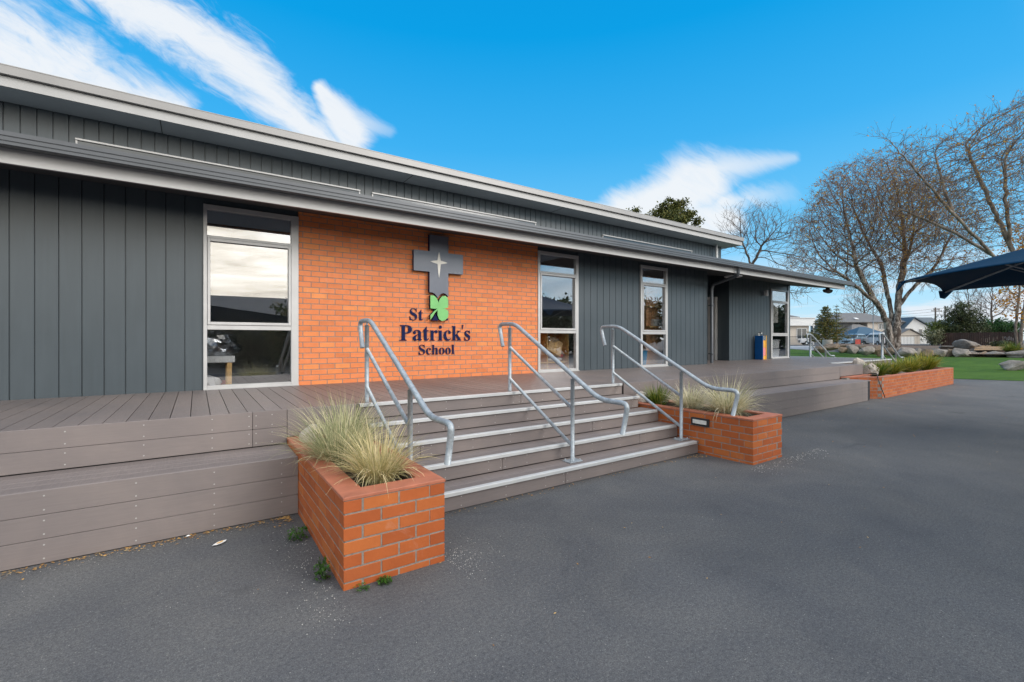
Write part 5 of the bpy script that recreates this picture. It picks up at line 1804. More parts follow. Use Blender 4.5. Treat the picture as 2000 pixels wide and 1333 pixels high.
def leafy_bush(name, label, lobes, mat, leaf, n, seed, cat='shrub', clump=0.35, stems=True, base=None, hollow=0.5, group=None, wisps=0):
    """many leaf-sized faces gathered in clumps through the lobes"""
    r = random.Random(seed)
    c0 = Vector(lobes[0][0])
    base = base if base is not None else Vector((c0.x, c0.y, ground_z(c0.x, c0.y)))
    t = thing(name, label, cat, tuple(base), group)
    fo, tr = MB(), MB()
    vol = [l[1][0] * l[1][1] * l[1][2] for l in lobes]
    tot = sum(vol)
    for (c, rr), w in zip(lobes, vol):
        c = Vector(c)
        m = max(8, int(n * w / tot / 24))
        for _ in range(m):
            d = Vector((r.gauss(0, 1), r.gauss(0, 1), r.gauss(0, 1))).normalized()
            q = lerp(hollow, 1.0, r.random()) * r.uniform(0.85, 1.12)
            p = c + Vector((d.x * rr[0], d.y * rr[1], d.z * rr[2])) * q
            if p.z < base.z + 0.05:
                p.z = base.z + 0.05 + r.random() * .2
            sz = clump * r.uniform(0.5, 1.3)
            if r.random() < 0.25:
                tr.tube([c + Vector((r.uniform(-.3, .3), r.uniform(-.3, .3), -rr[2] * .4)), p], [0.025, 0.008], 4, caps=False)
            for _ in range(24):
                o = Vector((r.gauss(0, 1), r.gauss(0, 1), r.gauss(0, .8))) * sz * 0.5
                u = (o.normalized() + Vector((r.uniform(-1, 1), r.uniform(-1, 1), r.uniform(-1, 1)))).normalized()
                e = u.cross(Vector((r.uniform(-1, 1), r.uniform(-1, 1), r.uniform(-1, 1)))).normalized()
                s = leaf * r.uniform(.6, 1.4)
                k = p + o
                if k.z < base.z:
                    continue
                fo.add([k - u * s, k - e * s * .5, k + u * s, k + e * s * .5], [(0, 1, 2, 3)])
    for i in range(6):
        c, rr = lobes[i % len(lobes)]
        tr.tube([base + Vector((r.uniform(-.3, .3), r.uniform(-.3, .3), -.1)), Vector(c) + Vector((r.uniform(-1, 1) * rr[0] * .4, r.uniform(-1, 1) * rr[1] * .4, 0))], [0.07, 0.03], 5, caps=False)
    c, rr = lobes[0]
    for i in range(wisps):
        a = Vector(c) + Vector((r.uniform(-.7, .7) * rr[0], r.uniform(-.7, .7) * rr[1], rr[2] * .6))
        e = a + Vector((r.uniform(-.5, .5), r.uniform(-.5, .5), r.uniform(.8, 2.0)))
        tr.tube([a, a.lerp(e, .5) + Vector((r.uniform(-.1, .1), 0, 0)), e], [0.02, 0.015, 0.006], 3, caps=False)
    tr.build('stems', M['bark_dark'], t)
    fo.build('foliage', mat, t)
    return t
# dark evergreen above the school roof
D = 44
base = gpt(1310, D)
t = leafy_bush('evergreen_tree', 'dark olive evergreen whose ragged top shows above the school roof', px_lobes([(1312, 432, D, 30, 26), (1298, 408, D, 15, 13), (1282, 418, D, 12, 8), (1322, 405, D, 16, 12), (1345, 420, D, 15, 12), (1360, 436, D, 13, 8), (1262, 424, D, 11, 8), (1240, 412, D, 11, 6), (1300, 440, D, 42, 14), (1334, 396, D, 9, 8), (1306, 392, D, 8, 8)]), M['conifer_dark'], 0.11, 17000, 51, 'tree', 0.34, base=base, hollow=0.35)
b = MB(); b.tube([base, at(1316, 560, D), at(1314, 440, D)], [0.45, 0.3, 0.1], 8); b.build('trunk', M['bark_dark'], t)
D = 56
leafy_bush('large_shrub', 'big rounded dark olive shrub beyond the boulders, left of the green hedge', px_lobes([(1880, 645, D, 40, 38), (1878, 618, D, 30, 28), (1855, 655, D, 22, 26), (1908, 650, D, 22, 28), (1880, 600, D, 14, 12)]), M['shrub_dark'], 0.10, 15000, 61, 'shrub', 0.40, hollow=0.3, wisps=26)
D = 59
leafy_bush('green_hedge', 'glossy green hedge along the brown timber fence at the right', px_lobes([(1950, 640, D, 34, 18), (1925, 645, D, 22, 16), (1975, 645, D, 18, 14)]), M['shrub_green'], 0.11, 8000, 63, 'hedge', 0.38, hollow=0.3)
D = 57
leafy_bush('lime_shrub', 'light green shrub between the white house and the big dark shrub', px_lobes([(1832, 640, D, 18, 13), (1845, 648, D, 14, 14), (1820, 650, D, 12, 9)]), M['shrub_lime'], 0.09, 4200, 65, 'shrub', 0.30, hollow=0.3)
D = 53
leafy_bush('variegated_shrub', 'cream-flecked shrub behind the black bar fence by the white house', px_lobes([(1822, 662, D, 15, 15), (1832, 652, D, 10, 10)]), M['shrub_cream'], 0.08, 2600, 67, 'shrub', 0.26, hollow=0.3)
D = 40
leafy_bush('low_bush', 'low dark green bush on the sand in front of the brown fence', px_lobes([(1955, 675, D, 18, 8), (1965, 673, D, 11, 7)]), M['shrub_dark'], 0.06, 3000, 69, 'shrub', 0.22, hollow=0.25)
p = gpt(1977, 33.5); p.z += 0.2
tussock(tuple(p), 700, 1.05, 1.2, M['flax'], 71, 'grass_tussock', 'green arching grass tussock behind the boulders under the orange tree', 'grass tussock', 0.02, 1.0, 0.25)

# ------------------------------------------------------------------ boulders
rows = [
    # u, v_base, half width px, half height px, depth, material, label
    (1600, 688, 12, 7, 36, 'rock_b', 'low brown boulder beside the far handrail nearest the school'),
    (1626, 684, 17, 7, 38, 'rock_b', 'long flat brown boulder below the concrete cylinder'),
    (1645, 689, 10, 6, 36, 'rock_b', 'small brown boulder below the silver car'),
    (1661, 690, 13, 9, 36, 'rock', 'grey-brown boulder left of the smooth egg-shaped one'),
    (1692, 693, 14, 9, 34, 'rock', 'smooth egg-shaped pale boulder left of the birch trunk'),
    (1716, 694, 14, 9, 34, 'rock_b', 'brown boulder right of the egg-shaped one, by the far handrail'),
    (1738, 694, 11, 8, 34, 'rock_b', 'small dark boulder at the foot of the birch'),
    (1770, 696, 18, 9, 33, 'rock', 'broad pale boulder just right of the far handrail'),
    (1793, 696, 9, 8, 33, 'rock', 'round grey boulder right of the broad pale one'),
    (1811, 696, 12, 8, 33, 'rock_b', 'warm grey boulder in the lawn-edge row below the black fence'),
    (1834, 696, 17, 9, 33, 'rock', 'wide grey boulder in the lawn-edge row below the variegated shrub'),
    (1855, 697, 9, 9, 33, 'rock_b', 'narrow brown boulder between two wide grey ones'),
    (1876, 697, 16, 9, 32.5, 'rock', 'wide grey boulder in front of the large slanting rock'),
    (1899, 697, 10, 6, 32.5, 'rock', 'low grey boulder at the right foot of the large slanting rock'),
    (1918, 698, 12, 6, 32.5, 'rock_b', 'ochre boulder beside the sand patch'),
    (1946, 698, 19, 6, 32, 'rock', 'long low dark boulder below the sand patch'),
    (1988, 700, 19, 8, 31, 'rock', 'pale block-shaped boulder at the right end of the lawn-edge row'),
]
for i, (u, v, hw, hh, D, mt, lab) in enumerate(rows):
    c = at(u, v - hh * 0.8, D)
    k = D / FOC
    boulder('boulder', tuple(c), (hw * k * 1.12, hw * k * 0.9, hh * k * 1.2), M[mt], lab, 'boulder', 10 + i, 'boulders along the lawn edge', amp=0.28, rz=YAW * -1 + 0.2 * (i % 3 - 1), flat=0.9)
for u, v, hw, hh, D, mt, lab, sd in ((1848, 682, 16, 5, 38, 'rock', 'flat grey slab left of the large slanting rock', 40), (1885, 682, 25, 11, 37, 'rock', 'largest boulder, a grey wedge slanting down to the right behind the row', 41), (1985, 722, 24, 10, 22, 'rock', 'big rough boulder standing alone on the lawn at the right edge', 42), (1648, 681, 22, 4, 39, 'rock_b', 'thin dark ledge of rock under the silver car', 43), (1690, 682, 18, 4, 39, 'rock_b', 'thin dark ledge of rock behind the egg-shaped boulder', 44)):
    k = D / FOC
    c = at(u, v - hh * .75, D)
    o = boulder('boulder', tuple(c), (hw * k * 1.1, hw * k * .8, hh * k * 1.15), M[mt], lab, 'boulder', sd, 'boulders along the lawn edge', amp=0.3, rz=-YAW, flat=.9)
    if sd == 41:
        for vv in o.data.vertices:
            q = (vv.co.x * CA - vv.co.y * SA) / (hw * k * 1.1)
            vv.co.z *= lerp(1.25, 0.55, min(1, max(0, (q + 1) / 2)))

# ------------------------------------------------------------------ houses, fences, cars, poles
RV = Vector((CA, -SA, 0)); FV = Vector((SA, CA, 0))
class Local:
    """frame standing at sight line u and distance d, local x to the right, y away"""
    def __init__(self, u, d, turn=0.0):
        self.o = gpt(u, d)
        self.s = d / FOC
        a = turn
        self.x = RV * cos(a) + FV * sin(a)
        self.y = FV * cos(a) - RV * sin(a)
    def p(self, x, y, z):
        q = self.o + self.x * x + self.y * y
        return (q.x, q.y, self.o.z + z)
    def box(self, b, x0, x1, y0, y1, z0, z1):
        vs = [self.p(x, y, z) for z in (z0, z1) for y in (y0, y1) for x in (x0, x1)]
        b.add(vs, [(0, 2, 3, 1), (4, 5, 7, 6), (0, 1, 5, 4), (1, 3, 7, 5), (3, 2, 6, 7), (2, 0, 4, 6)])
    def poly(self, b, pts, fs):
        b.add([self.p(*q) for q in pts], fs)

def gable(b, F, x0, x1, y0, y1, z0, zr, axis='y', th=0.18, over=0.35):
    """pitched roof slab; the ridge runs along axis"""
    if axis == 'y':
        m = (x0 + x1) / 2
        sl = (zr - z0) / (m - x0)
        prof = [(x0 - over, z0 - sl * over), (m, zr), (x1 + over, z0 - sl * over)]
        pts = [(px, y, pz + dz) for y in (y0 - over, y1 + over) for dz in (0, th) for px, pz in prof]
        F.poly(b, pts, [(0, 1, 4, 3), (1, 2, 5, 4), (6, 9, 10, 7), (7, 10, 11, 8), (3, 4, 10, 9), (4, 5, 11, 10), (0, 6, 7, 1), (1, 7, 8, 2), (0, 3, 9, 6), (2, 8, 11, 5)])
    else:
        m = (y0 + y1) / 2
        sl = (zr - z0) / (m - y0)
        prof = [(y0 - over, z0 - sl * over), (m, zr), (y1 + over, z0 - sl * over)]
        pts = [(x, py, pz + dz) for x in (x0 - over, x1 + over) for dz in (0, th) for py, pz in prof]
        F.poly(b, pts, [(0, 1, 4, 3), (1, 2, 5, 4), (6, 9, 10, 7), (7, 10, 11, 8), (3, 4, 10, 9), (4, 5, 11, 10), (0, 6, 7, 1), (1, 7, 8, 2), (0, 3, 9, 6), (2, 8, 11, 5)])

def hip(b, F, x0, x1, y0, y1, z0, zr, inset, over=0.4, th=0.12):
    x0, x1, y0, y1 = x0 - over, x1 + over, y0 - over, y1 + over
    ym = (y0 + y1) / 2
    pts = [(x0, y0, z0), (x1, y0, z0), (x1, y1, z0), (x0, y1, z0), (x0, y0, z0 + th), (x1, y0, z0 + th), (x1, y1, z0 + th), (x0, y1, z0 + th), (x0 + inset, ym, zr), (x1 - inset, ym, zr)]
    F.poly(b, pts, [(3, 2, 1, 0), (0, 1, 5, 4), (1, 2, 6, 5), (2, 3, 7, 6), (3, 0, 4, 7), (4, 5, 9, 8), (5, 6, 9), (6, 7, 8, 9), (7, 4, 8)])

def house_window(F, parent, x0, x1, y, z0, z1, mull=1):
    f = MB()
    t = 0.09
    F.box(f, x0 - t, x1 + t, y - 0.07, y - 0.003, z0 - t, z0); F.box(f, x0 - t, x1 + t, y - 0.07, y - 0.003, z1, z1 + t)
    F.box(f, x0 - t, x0, y - 0.07, y - 0.003, z0, z1); F.box(f, x1, x1 + t, y - 0.07, y - 0.003, z0, z1)
    for i in range(mull):
        m = lerp(x0, x1, (i + 1) / (mull + 1))
        F.box(f, m - .04, m + .04, y - 0.06, y - 0.003, z0, z1)
    w = f.build('window', M['house_white'], parent)
    g = MB(); F.box(g, x0, x1, y - 0.03, y - 0.006, z0, z1); g.build('pane', M['glass_far'], w)

# pale bungalow beside the corner of the school
F = Local(1556, 75, 0.0)
s = F.s
h = thing('pale_house', 'pale bungalow with a white parapet band, seen past the corner of the school', 'house', tuple(F.o))
b = MB(); F.box(b, -9, 2.0, 0, 8, 0, 3.1); b.build('wall', M['house_beige'], h)
b = MB(); F.box(b, -9.2, 2.7, -0.5, 8.2, 3.1, 4.3); F.box(b, -9.3, 2.85, -0.6, 8.3, 4.302, 4.42); b.build('parapet', M['house_white'], h)
b = MB(); hip(b, F, -9, 0.2, 0.5, 8, 4.43, 6.0, 4.2); b.build('roof', M['roof_grey'], h)
house_window(F, h, 0.05, 1.55, 0, 1.0, 2.6, 1)
b = MB(); F.box(b, 2.45, 2.6, -.4, -.25, 0, 3.1); b.build('porch_post', M['house_white'], h)

# two-storey grey-roofed house
F = Local(1680, 96, 0.0)
h = thing('two_storey_house', 'two-storey beige and grey house with a large dark grey hipped roof', 'house', tuple(F.o))
b = MB(); F.box(b, -0.8, 6.5, -3, 8, 0, 4.45); b.build('wall', M['house_beige'], h)
b = MB(); F.box(b, -5.2, -0.82, -1, 8, 0, 4.44); b.build('wall', M['house_grey'], h)
b = MB(); hip(b, F, -6.4, 7, -3, 9, 4.3, 6.6, 4.5); b.build('roof', M['roof_grey'], h)
b = MB(); hip(b, F, -6.2, -0.9, -6, -1.05, 2.2, 3.9, 2.3); b.build('porch_roof', M['roof_grey'], h)
b = MB(); F.box(b, -5.8, -1.2, -5.6, -1.1, 0, 2.2); b.build('porch_wall', M['house_beige'], h)
house_window(F, h, 1.5, 2.6, -3, 3.0, 4.0, 1)
house_window(F, h, 3.4, 4.6, -3, 3.0, 4.0, 1)
b = MB(); q = [(-2.4, -1.9, 5.03), (-1.7, -1.9, 5.03), (-1.7, -1.3, 5.28), (-2.4, -1.3, 5.28)]
F.poly(b, q + [(x, y, z + .08) for x, y, z in q], [(4, 5, 6, 7), (0, 1, 5, 4), (1, 2, 6, 5), (2, 3, 7, 6), (3, 0, 4, 7)]); b.build('skylight', M['house_white'], h)

# blue marquee
F = Local(1702, 76, 0.0)
h = thing('blue_marquee', 'blue peaked marquee roof beside the car park, left of the birch trunk', 'marquee', tuple(F.o))
b = MB(); hip(b, F, -2.6, 3.4, 0, 5, 1.35, 3.0, 2.6, 0.1, 0.15); b.build('canopy', M['tent'], h)
for x, y in ((-2.5, 0.1), (3.3, 0.1), (-2.5, 4.9), (3.3, 4.9)):
    b = MB(); F.box(b, x - .04, x + .04, y - .04, y + .04, 0, 1.36); b.build('leg', M['galv'], h)

# white gabled house with its garage
F = Local(1785, 92, 0.0)
h = thing('white_house', 'white gabled house with a blue-grey roof right of the birch trunk', 'house', tuple(F.o))
b = MB()
F.box(b, -2.2, 3.9, 0, 9, 0, 2.9)
F.poly(b, [(-2.2, 0.0, 2.9), (3.9, 0.0, 2.9), (-0.1, 0.0, 5.15), (-2.2, 9, 2.9), (3.9, 9, 2.9), (-0.1, 9, 5.15)], [(0, 1, 2), (5, 4, 3), (0, 2, 5, 3), (1, 4, 5, 2)])
F.box(b, 3.92, 9, 3.5, 9, 0, 3.7)
b.build('wall', M['house_white'], h)
b = MB()
pr = [(-2.6, 2.62), (-0.1, 5.2), (4.6, 2.6)]
pts = [(px, y, pz + dz) for y in (-.4, 9.3) for dz in (0, .2) for px, pz in pr]
F.poly(b, pts, [(0, 1, 4, 3), (1, 2, 5, 4), (6, 9, 10, 7), (7, 10, 11, 8), (3, 4, 10, 9), (4, 5, 11, 10), (0, 6, 7, 1), (1, 7, 8, 2), (0, 3, 9, 6), (2, 8, 11, 5)])
F.poly(b, [(0.2, 4.4, 5.35), (7.6, 4.4, 5.35), (3.9, 2.9, 3.5), (9.4, 2.9, 3.5), (7.6, 4.4, 5.5), (0.2, 4.4, 5.5), (9.4, 2.9, 3.7), (3.9, 2.9, 3.7), (9.4, 9.2, 3.5), (3.9, 9.2, 3.5)], [(5, 7, 6, 4), (2, 3, 6, 7), (3, 1, 4, 6), (1, 8, 9, 0), (0, 5, 4, 1), (3, 8, 1), (0, 9, 2), (0, 2, 7, 5)])
b.build('roof', M['roof_blue'], h)
house_window(F, h, -1.25, -0.25, 0, 2.1, 3.0, 1)
house_window(F, h, 0.95, 1.65, 0, 2.0, 2.9, 0)
F = Local(1776, 86, 0.0)
h = thing('garage', 'small gabled garage with a white roller door in front of the white house', 'garage', tuple(F.o))
b = MB(); F.box(b, -2.0, 2.0, 0, 5, 0, 1.75); F.poly(b, [(-2.0, 0, 1.75), (2.0, 0, 1.75), (0, 0, 2.75), (-2.0, 5, 1.75), (2.0, 5, 1.75), (0, 5, 2.75)], [(0, 1, 2), (5, 4, 3), (0, 2, 5, 3), (1, 4, 5, 2)]); b.build('wall', M['house_beige'], h)
b = MB(); gable(b, F, -2.0, 2.0, 0, 5, 1.78, 2.8, 'y', 0.14, 0.3); b.build('roof', M['roof_grey'], h)
b = MB(); F.box(b, -1.75, 0.9, -0.05, -0.004, 0, 1.35); b.build('roller_door', M['house_white'], h)

# low grey-roofed shed at the right
F = Local(1938, 95, 0.0)
h = thing('garden_shed', 'pale low-roofed shed peeping over the green hedge', 'shed', tuple(F.o))
b = MB(); F.box(b, -2.6, 2.6, 0, 4, 0, 3.7); b.build('wall', M['house_beige'], h)
b = MB(); gable(b, F, -2.8, 2.8, 0, 4, 3.7, 4.5, 'x', 0.15, 0.3); b.build('roof', M['house_grey'], h)

# fences
def bar_fence(u0, d0, u1, d1, label, hgt=1.25, z0=0.1):
    a, c = gpt(u0, d0), gpt(u1, d1)
    a.z += z0; c.z += z0
    t = thing('bar_fence', label, 'fence', tuple(a), 'black bar fences round the car park')
    n = int((c - a).length / 0.13)
    b = MB()
    for i in range(n + 1):
        p = a.lerp(c, i / n)
        b.tube([p, p + Vector((0, 0, hgt))], 0.012, 4)
    b.build('bar_panel', M['fence_black'], t)
    b = MB()
    for z in (0.10, hgt - 0.06):
        b.tube([a + Vector((0, 0, z)), c + Vector((0, 0, z))], 0.025, 5)
    b.build('rail', M['fence_black'], t)
    m = max(1, int((c - a).length / 2.6))
    for i in range(m + 1):
        p = a.lerp(c, i / m)
        b = MB(); b.tube([p - Vector((0, 0, .2)), p + Vector((0, 0, hgt + .06))], 0.045, 6); b.build('post', M['fence_black'], t)
bar_fence(1530, 60, 1600, 58, 'black bar fence in front of the pale bungalow', 1.30, 0.0)
bar_fence(1668, 57, 1726, 55, 'black bar fence in front of the parked cars, left of the birch', 1.42, 0.0)
bar_fence(1756, 55, 1850, 53, 'black bar fence in front of the white garage, right of the birch', 1.30, 0.05)
a, c = gpt(1838, 53), gpt(1995, 47)
t = thing('timber_fence', 'dark brown close-boarded timber fence behind the sand at the right', 'fence', tuple(a))
b = MB(); n = int((c - a).length / 0.15); dd = (c - a).normalized(); pp = Vector((-dd.y, dd.x, 0))
for i in range(n):
    p = a.lerp(c, (i + .5) / n)
    b.obox(p + Vector((0, 0, .80)), dd, pp, (0, 0, 1), 0.068, 0.012, 0.80)
b.build('board_panel', M['fence_brown'], t)
for i in range(5):
    p = a.lerp(c, i / 4)
    b = MB(); b.obox(p + Vector((0, 0, .75)) + pp * .07, dd, pp, (0, 0, 1), .05, .05, .9); b.build('post', M['fence_brown'], t)

# cars
def car(u, d, heading, paint, label, tall=1.0, L_=4.4, box=False):
    o = gpt(u, d)
    t = thing('parked_car', label, 'car', tuple(o), 'cars parked beyond the fence')
    h = [(-2.2, .32), (-2.2, .72), (-2.1, .92), (-1.55, 1.0), (-1.05, 1.08), (-0.35, 1.60), (0.2, 1.66), (1.45, 1.62), (2.02, 1.15), (2.18, .95), (2.2, .40), (2.1, .30)]
    if box:
        h = [(-2.2, .32), (-2.2, .78), (-2.1, .98), (-1.6, 1.05), (-1.2, 1.12), (-0.6, 1.72), (0.2, 1.80), (1.9, 1.78), (2.12, 1.15), (2.2, .95), (2.2, .40), (2.1, .30)]
    hw = 0.86
    body, glass = MB(), MB()
    vs, n = [], len(h)
    for y, f in ((-hw, 0), (-hw * .93, 1), (hw * .93, 1), (hw, 0)):
        for x, z in h:
            k = 1.0
            if z > 1.08:
                k = 1 - 0.20 * (z - 1.08) / 0.6
            if f:
                vs.append((x, y * k, z + 0.0))
            else:
                vs.append((x * .985, y * k, z - 0.05 if z > .5 else z + .05))
    fs = []
    for r_ in range(3):
        for i in range(n):
            j = (i + 1) % n
            fs.append((r_ * n + i, r_ * n + j, (r_ + 1) * n + j, (r_ + 1) * n + i))
    fs.append(tuple(reversed(range(n))))
    fs.append(tuple(range(3 * n, 4 * n)))
    body.sm = False
    body.add(vs, fs)
    bo = recalc(body.build('body', paint, t, ))
    # glazing: sits a little proud of the body
    g1 = [(-1.0, .72, 1.13), (-0.42, .64, 1.55), (-0.42, -.64, 1.55), (-1.0, -.72, 1.13)]
    glass.add([(x - .035, y, z + .02) for x, y, z in g1], [(0, 1, 2, 3)])
    xr = 1.95 if not box else 2.07
    glass.add([(xr + .06, .66, 1.18), (xr - .38 if not box else xr + .02, .60, 1.55), (xr - .38 if not box else xr + .02, -.60, 1.55), (xr + .06, -.66, 1.18)], [(3, 2, 1, 0)])
    for sgn in (-1, 1):
        for xa, xb, xc, xd in ((-.86, .05, .05, -.42), (.13, 1.0, 1.0, .13), (1.08, 1.75, 1.40, 1.08)):
            q = [(xa, 1.14), (xb, 1.14), (xc, 1.52), (xd, 1.52)]
            glass.add([(x, sgn * (hw * (1 - .20 * (z - 1.08) / .6) + .012), z) for x, z in q], [(0, 1, 2, 3) if sgn < 0 else (3, 2, 1, 0)])
    glass.build('window', M['glass_far'], t)
    for x in (-1.35, 1.35):
        for sgn in (-1, 1):
            w = MB()
            w.tube([(x, sgn * .66, .33), (x, sgn * .875, .33)], .33, 16)
            wo = w.build('wheel', M['tyre'], t)
            w = MB(); w.tube([(x, sgn * .86, .33), (x, sgn * .885, .33)], .20, 12); w.build('rim', M['galv'], wo)
    for sgn in (-1, 1):
        w = MB(); w.cbox(-2.215, -2.02, sgn * .62 - .17, sgn * .62 + .17, .74, .90, .02); w.build('headlight', M['lens'], t)
        w = MB(); w.cbox(2.10, 2.225, sgn * .68 - .10, sgn * .68 + .10, .82, 1.06, .02); w.build('tail_light', M['red'], t)
    w = MB(); w.cbox(-2.225, -2.19, -.5, .5, .52, .70, .01); w.cbox(-2.225, -2.20, -.24, .24, .38, .49, .004); w.build('grille', M['black'], t)
    w = MB(); w.cbox(2.195, 2.225, -.26, .26, .62, .75, .005); w.build('number_plate', M['white'], t)
    org = Vector(ORG[t.name])
    for o_ in [t] + list(t.children_recursive):
        if o_.type == 'MESH':
            for v in o_.data.vertices:
                v.co += org
    t.rotation_euler = (0, 0, heading)
    return t
# heading: nose along local -X; cars face the fence
car(1668, 66, atan2(-RV.y, -RV.x) + pi + 0.50, M['car_silver'], 'silver-blue car parked nose towards the school, behind the black fence')
car(1702, 70, atan2(-RV.y, -RV.x) + pi / 2 + 0.2, M['car_blue'], 'dark blue car between the silver car and the white van')
car(1714, 64, atan2(FV.y, FV.x) + pi + pi - 0.1 + pi, M['car_white'], 'white van seen from behind, left of the birch trunk', box=True)
car(1592, 72, atan2(-RV.y, -RV.x) + pi - .3, M['car_white'], 'white car partly hidden by the far handrail near the bungalow')

# poles, wires, concrete cylinder
def pole(u, d, vt, r_, mat, name, label, cat, arms=()):
    o = gpt(u, d)
    top = at(u, vt, d)
    t = thing(name, label, cat, tuple(o))
    b = MB(); b.tube([o - Vector((0, 0, .3)), Vector((o.x, o.y, top.z))], [r_, r_ * .7], 8); b.build('shaft', mat, t)
    for dv, w in arms:
        z = at(u, vt + dv, d).z
        b = MB(); q = Vector((o.x, o.y, z)) - FV * (r_ + .06); b.obox(q, RV, FV, (0, 0, 1), w, .06, .06)
        for k in (-.9, -.5, .5, .9):
            b.tube([q + RV * w * k + Vector((0, 0, .06)), q + RV * w * k + Vector((0, 0, .22))], .04, 5)
        b.build('crossarm', mat, t)
    return t, top
_, pt1 = pole(1827, 84, 601, .17, M['pole_wood'], 'utility_pole', 'timber power pole with two crossarms rising behind the white house roof', 'power pole', ((4, .55), (7, .95)))
_, pt2 = pole(1846, 84, 598, .15, M['pole_wood'], 'utility_pole', 'plain timber power pole between the crossarm pole and the big shrub', 'power pole')
pole(1705.5, 62, 590, .075, M['galv'], 'light_pole', 'slim pale steel light pole in the car park beside the birch', 'light pole')
for i, (v0, v1) in enumerate(((604, 600), (608, 606), (612, 612))):
    b = MB()
    a, m_, c = at(1660, v0 + 8, 110), at(1760, v0 + 9, 95), at(1827, v1 + 3, 84)
    b.tube(arc(a, m_, c, 14) + arc(c, c.lerp(at(2100, v1 - 22, 70), .5) - Vector((0, 0, .8)), at(2100, v1 - 22, 70), 14)[1:], 0.02, 4)
    tag(b.build('power_line', M['black'], loc=tuple(c)), ['uppermost overhead wire strung from the crossarm pole', 'middle overhead wire strung from the crossarm pole', 'lowest overhead wire strung from the crossarm pole'][i], 'wire')
F = Local(1616, 47, 0)
b = MB(); b.lathe([(.44, 0), (.44, .98), (.40, 1.0), (.34, 1.0), (.34, .2)], Vector(F.o) + Vector((0, 0, .1)), 20)
tag(recalc(b.build('concrete_pipe', M['concrete'], loc=tuple(F.o))), 'upright pale concrete pipe section among the boulders below the small conifer', 'concrete pipe')
F = Local(1640, 60, 0)
for i, (x, lab) in enumerate(((-1.2, 'orange barrier panel left of the silver car'), (2.4, 'orange barrier panel half hidden by the silver car'))):
    b = MB(); F.box(b, x - .35, x + .35, 0, .04, .15, .85); F.box(b, x - .3, x - .24, -.15, .2, 0, .15); F.box(b, x + .24, x + .3, -.15, .2, 0, .15)
    tag(b.build('safety_barrier', M['red'], loc=F.p(x, 0, 0)), lab, 'barrier')

for i, (x, y, rr, zt, lab) in enumerate(((24, -22, 4.2, 4.6, 'nearest of the dark evergreens added to block sky mirrored in the window right of the brick panel'), (32, -21, 4.6, 6.2, 'broad dark evergreen added for the reflections, second along the far side of the yard'), (40, -19, 4.6, 6.4, 'tallest dark evergreen added for the reflections along the far side of the yard'), (48, -15, 4.8, 6.0, 'dark evergreen added for the reflections, fourth along the far side of the yard'), (57, -10, 4.2, 5.0, 'dark evergreen added for the reflections, fifth along the far side of the yard'), (66, -4, 4.2, 4.2, 'last dark evergreen added to block sky mirrored in the corner window'))):  # unseen trees added to block the sky reflected in the windows
    gz = ground_z(x, y)
    leafy_bush('evergreen_tree', lab, [((x, y, gz + zt * .5), (rr, rr * .8, zt * .5)), ((x - rr * .5, y, gz + zt * .35), (rr * .6, rr * .6, zt * .36)), ((x + rr * .5, y, gz + zt * .38), (rr * .6, rr * .6, zt * .38))], M['shrub_dark'], 0.24, 7000, 90 + i, 'tree', 0.8, base=Vector((x, y, gz)), hollow=0.3, group='evergreens added across the yard to darken window reflections')

# ------------------------------------------------------------------ what the windows mirror: the yard behind the photographer
b_ = thing('classroom_block', 'long dark gabled classroom block on the other side of the yard', 'building', (4, -16, 0))
b = MB(); b.box(-14, 13, -24, -17, 0, 2.7); b.build('wall', M['clad'], b_)
b = MB(); b.prism([(-16.4, 2.62), (-20.5, 4.3), (-24.6, 2.62), (-24.6, 2.8), (-20.5, 4.5), (-16.4, 2.8)], -14.5, 13.5, 'yz'); recalc(b.build('roof', M['roof_grey'], b_))
for i in range(6):
    b = MB(); b.box(-12 + i * 4.2, -9.6 + i * 4.2, -17.0, -16.97, .8, 2.2); b.build('window', M['glass_far'], b_)
sh = thing('shade_sail', 'blue shade sail on steel posts across the yard', 'shade sail', (3.0, -10, 0))
b = MB()
vs, fs = [], []
for j in range(9):
    for i in range(9):
        u, v = i / 8, j / 8
        z = 2.3 + 0.9 * (u * (1 - v) + v * (1 - u)) - 0.35 * sin(pi * u) * sin(pi * v)
        vs.append((-0.5 + 7 * u, -13 + 4.5 * v, z))
for j in range(8):
    for i in range(8):
        fs.append((j * 9 + i, j * 9 + i + 1, j * 9 + i + 10, j * 9 + i + 9))
b.sm = True; b.add(vs, fs); b.build('sail', M['tent'], sh)
for x, y in ((-.5, -13), (6.5, -13), (-.5, -8.5), (6.5, -8.5)):
    b = MB(); b.tube([(x, y, 0), (x, y, 3.3)], .06, 8); b.build('post', M['galv'], sh)
leafy_bush('large_shrub', 'dark shrub in front of the classroom block across the yard', [((1.4, -14.5, 1.5), (1.5, 1.0, 1.5)), ((2.4, -14.3, 1.1), (1.1, .9, 1.1))], M['shrub_dark'], 0.10, 5000, 77, 'shrub', 0.4, hollow=0.3)
leafy_bush('large_shrub', 'taller olive shrub at the end of the classroom block across the yard', [((4.6, -14.8, 1.9), (1.3, 1.0, 1.9)), ((3.8, -14.4, 1.2), (1.0, .9, 1.2))], M['conifer'], 0.10, 5000, 78, 'shrub', 0.4, hollow=0.3)
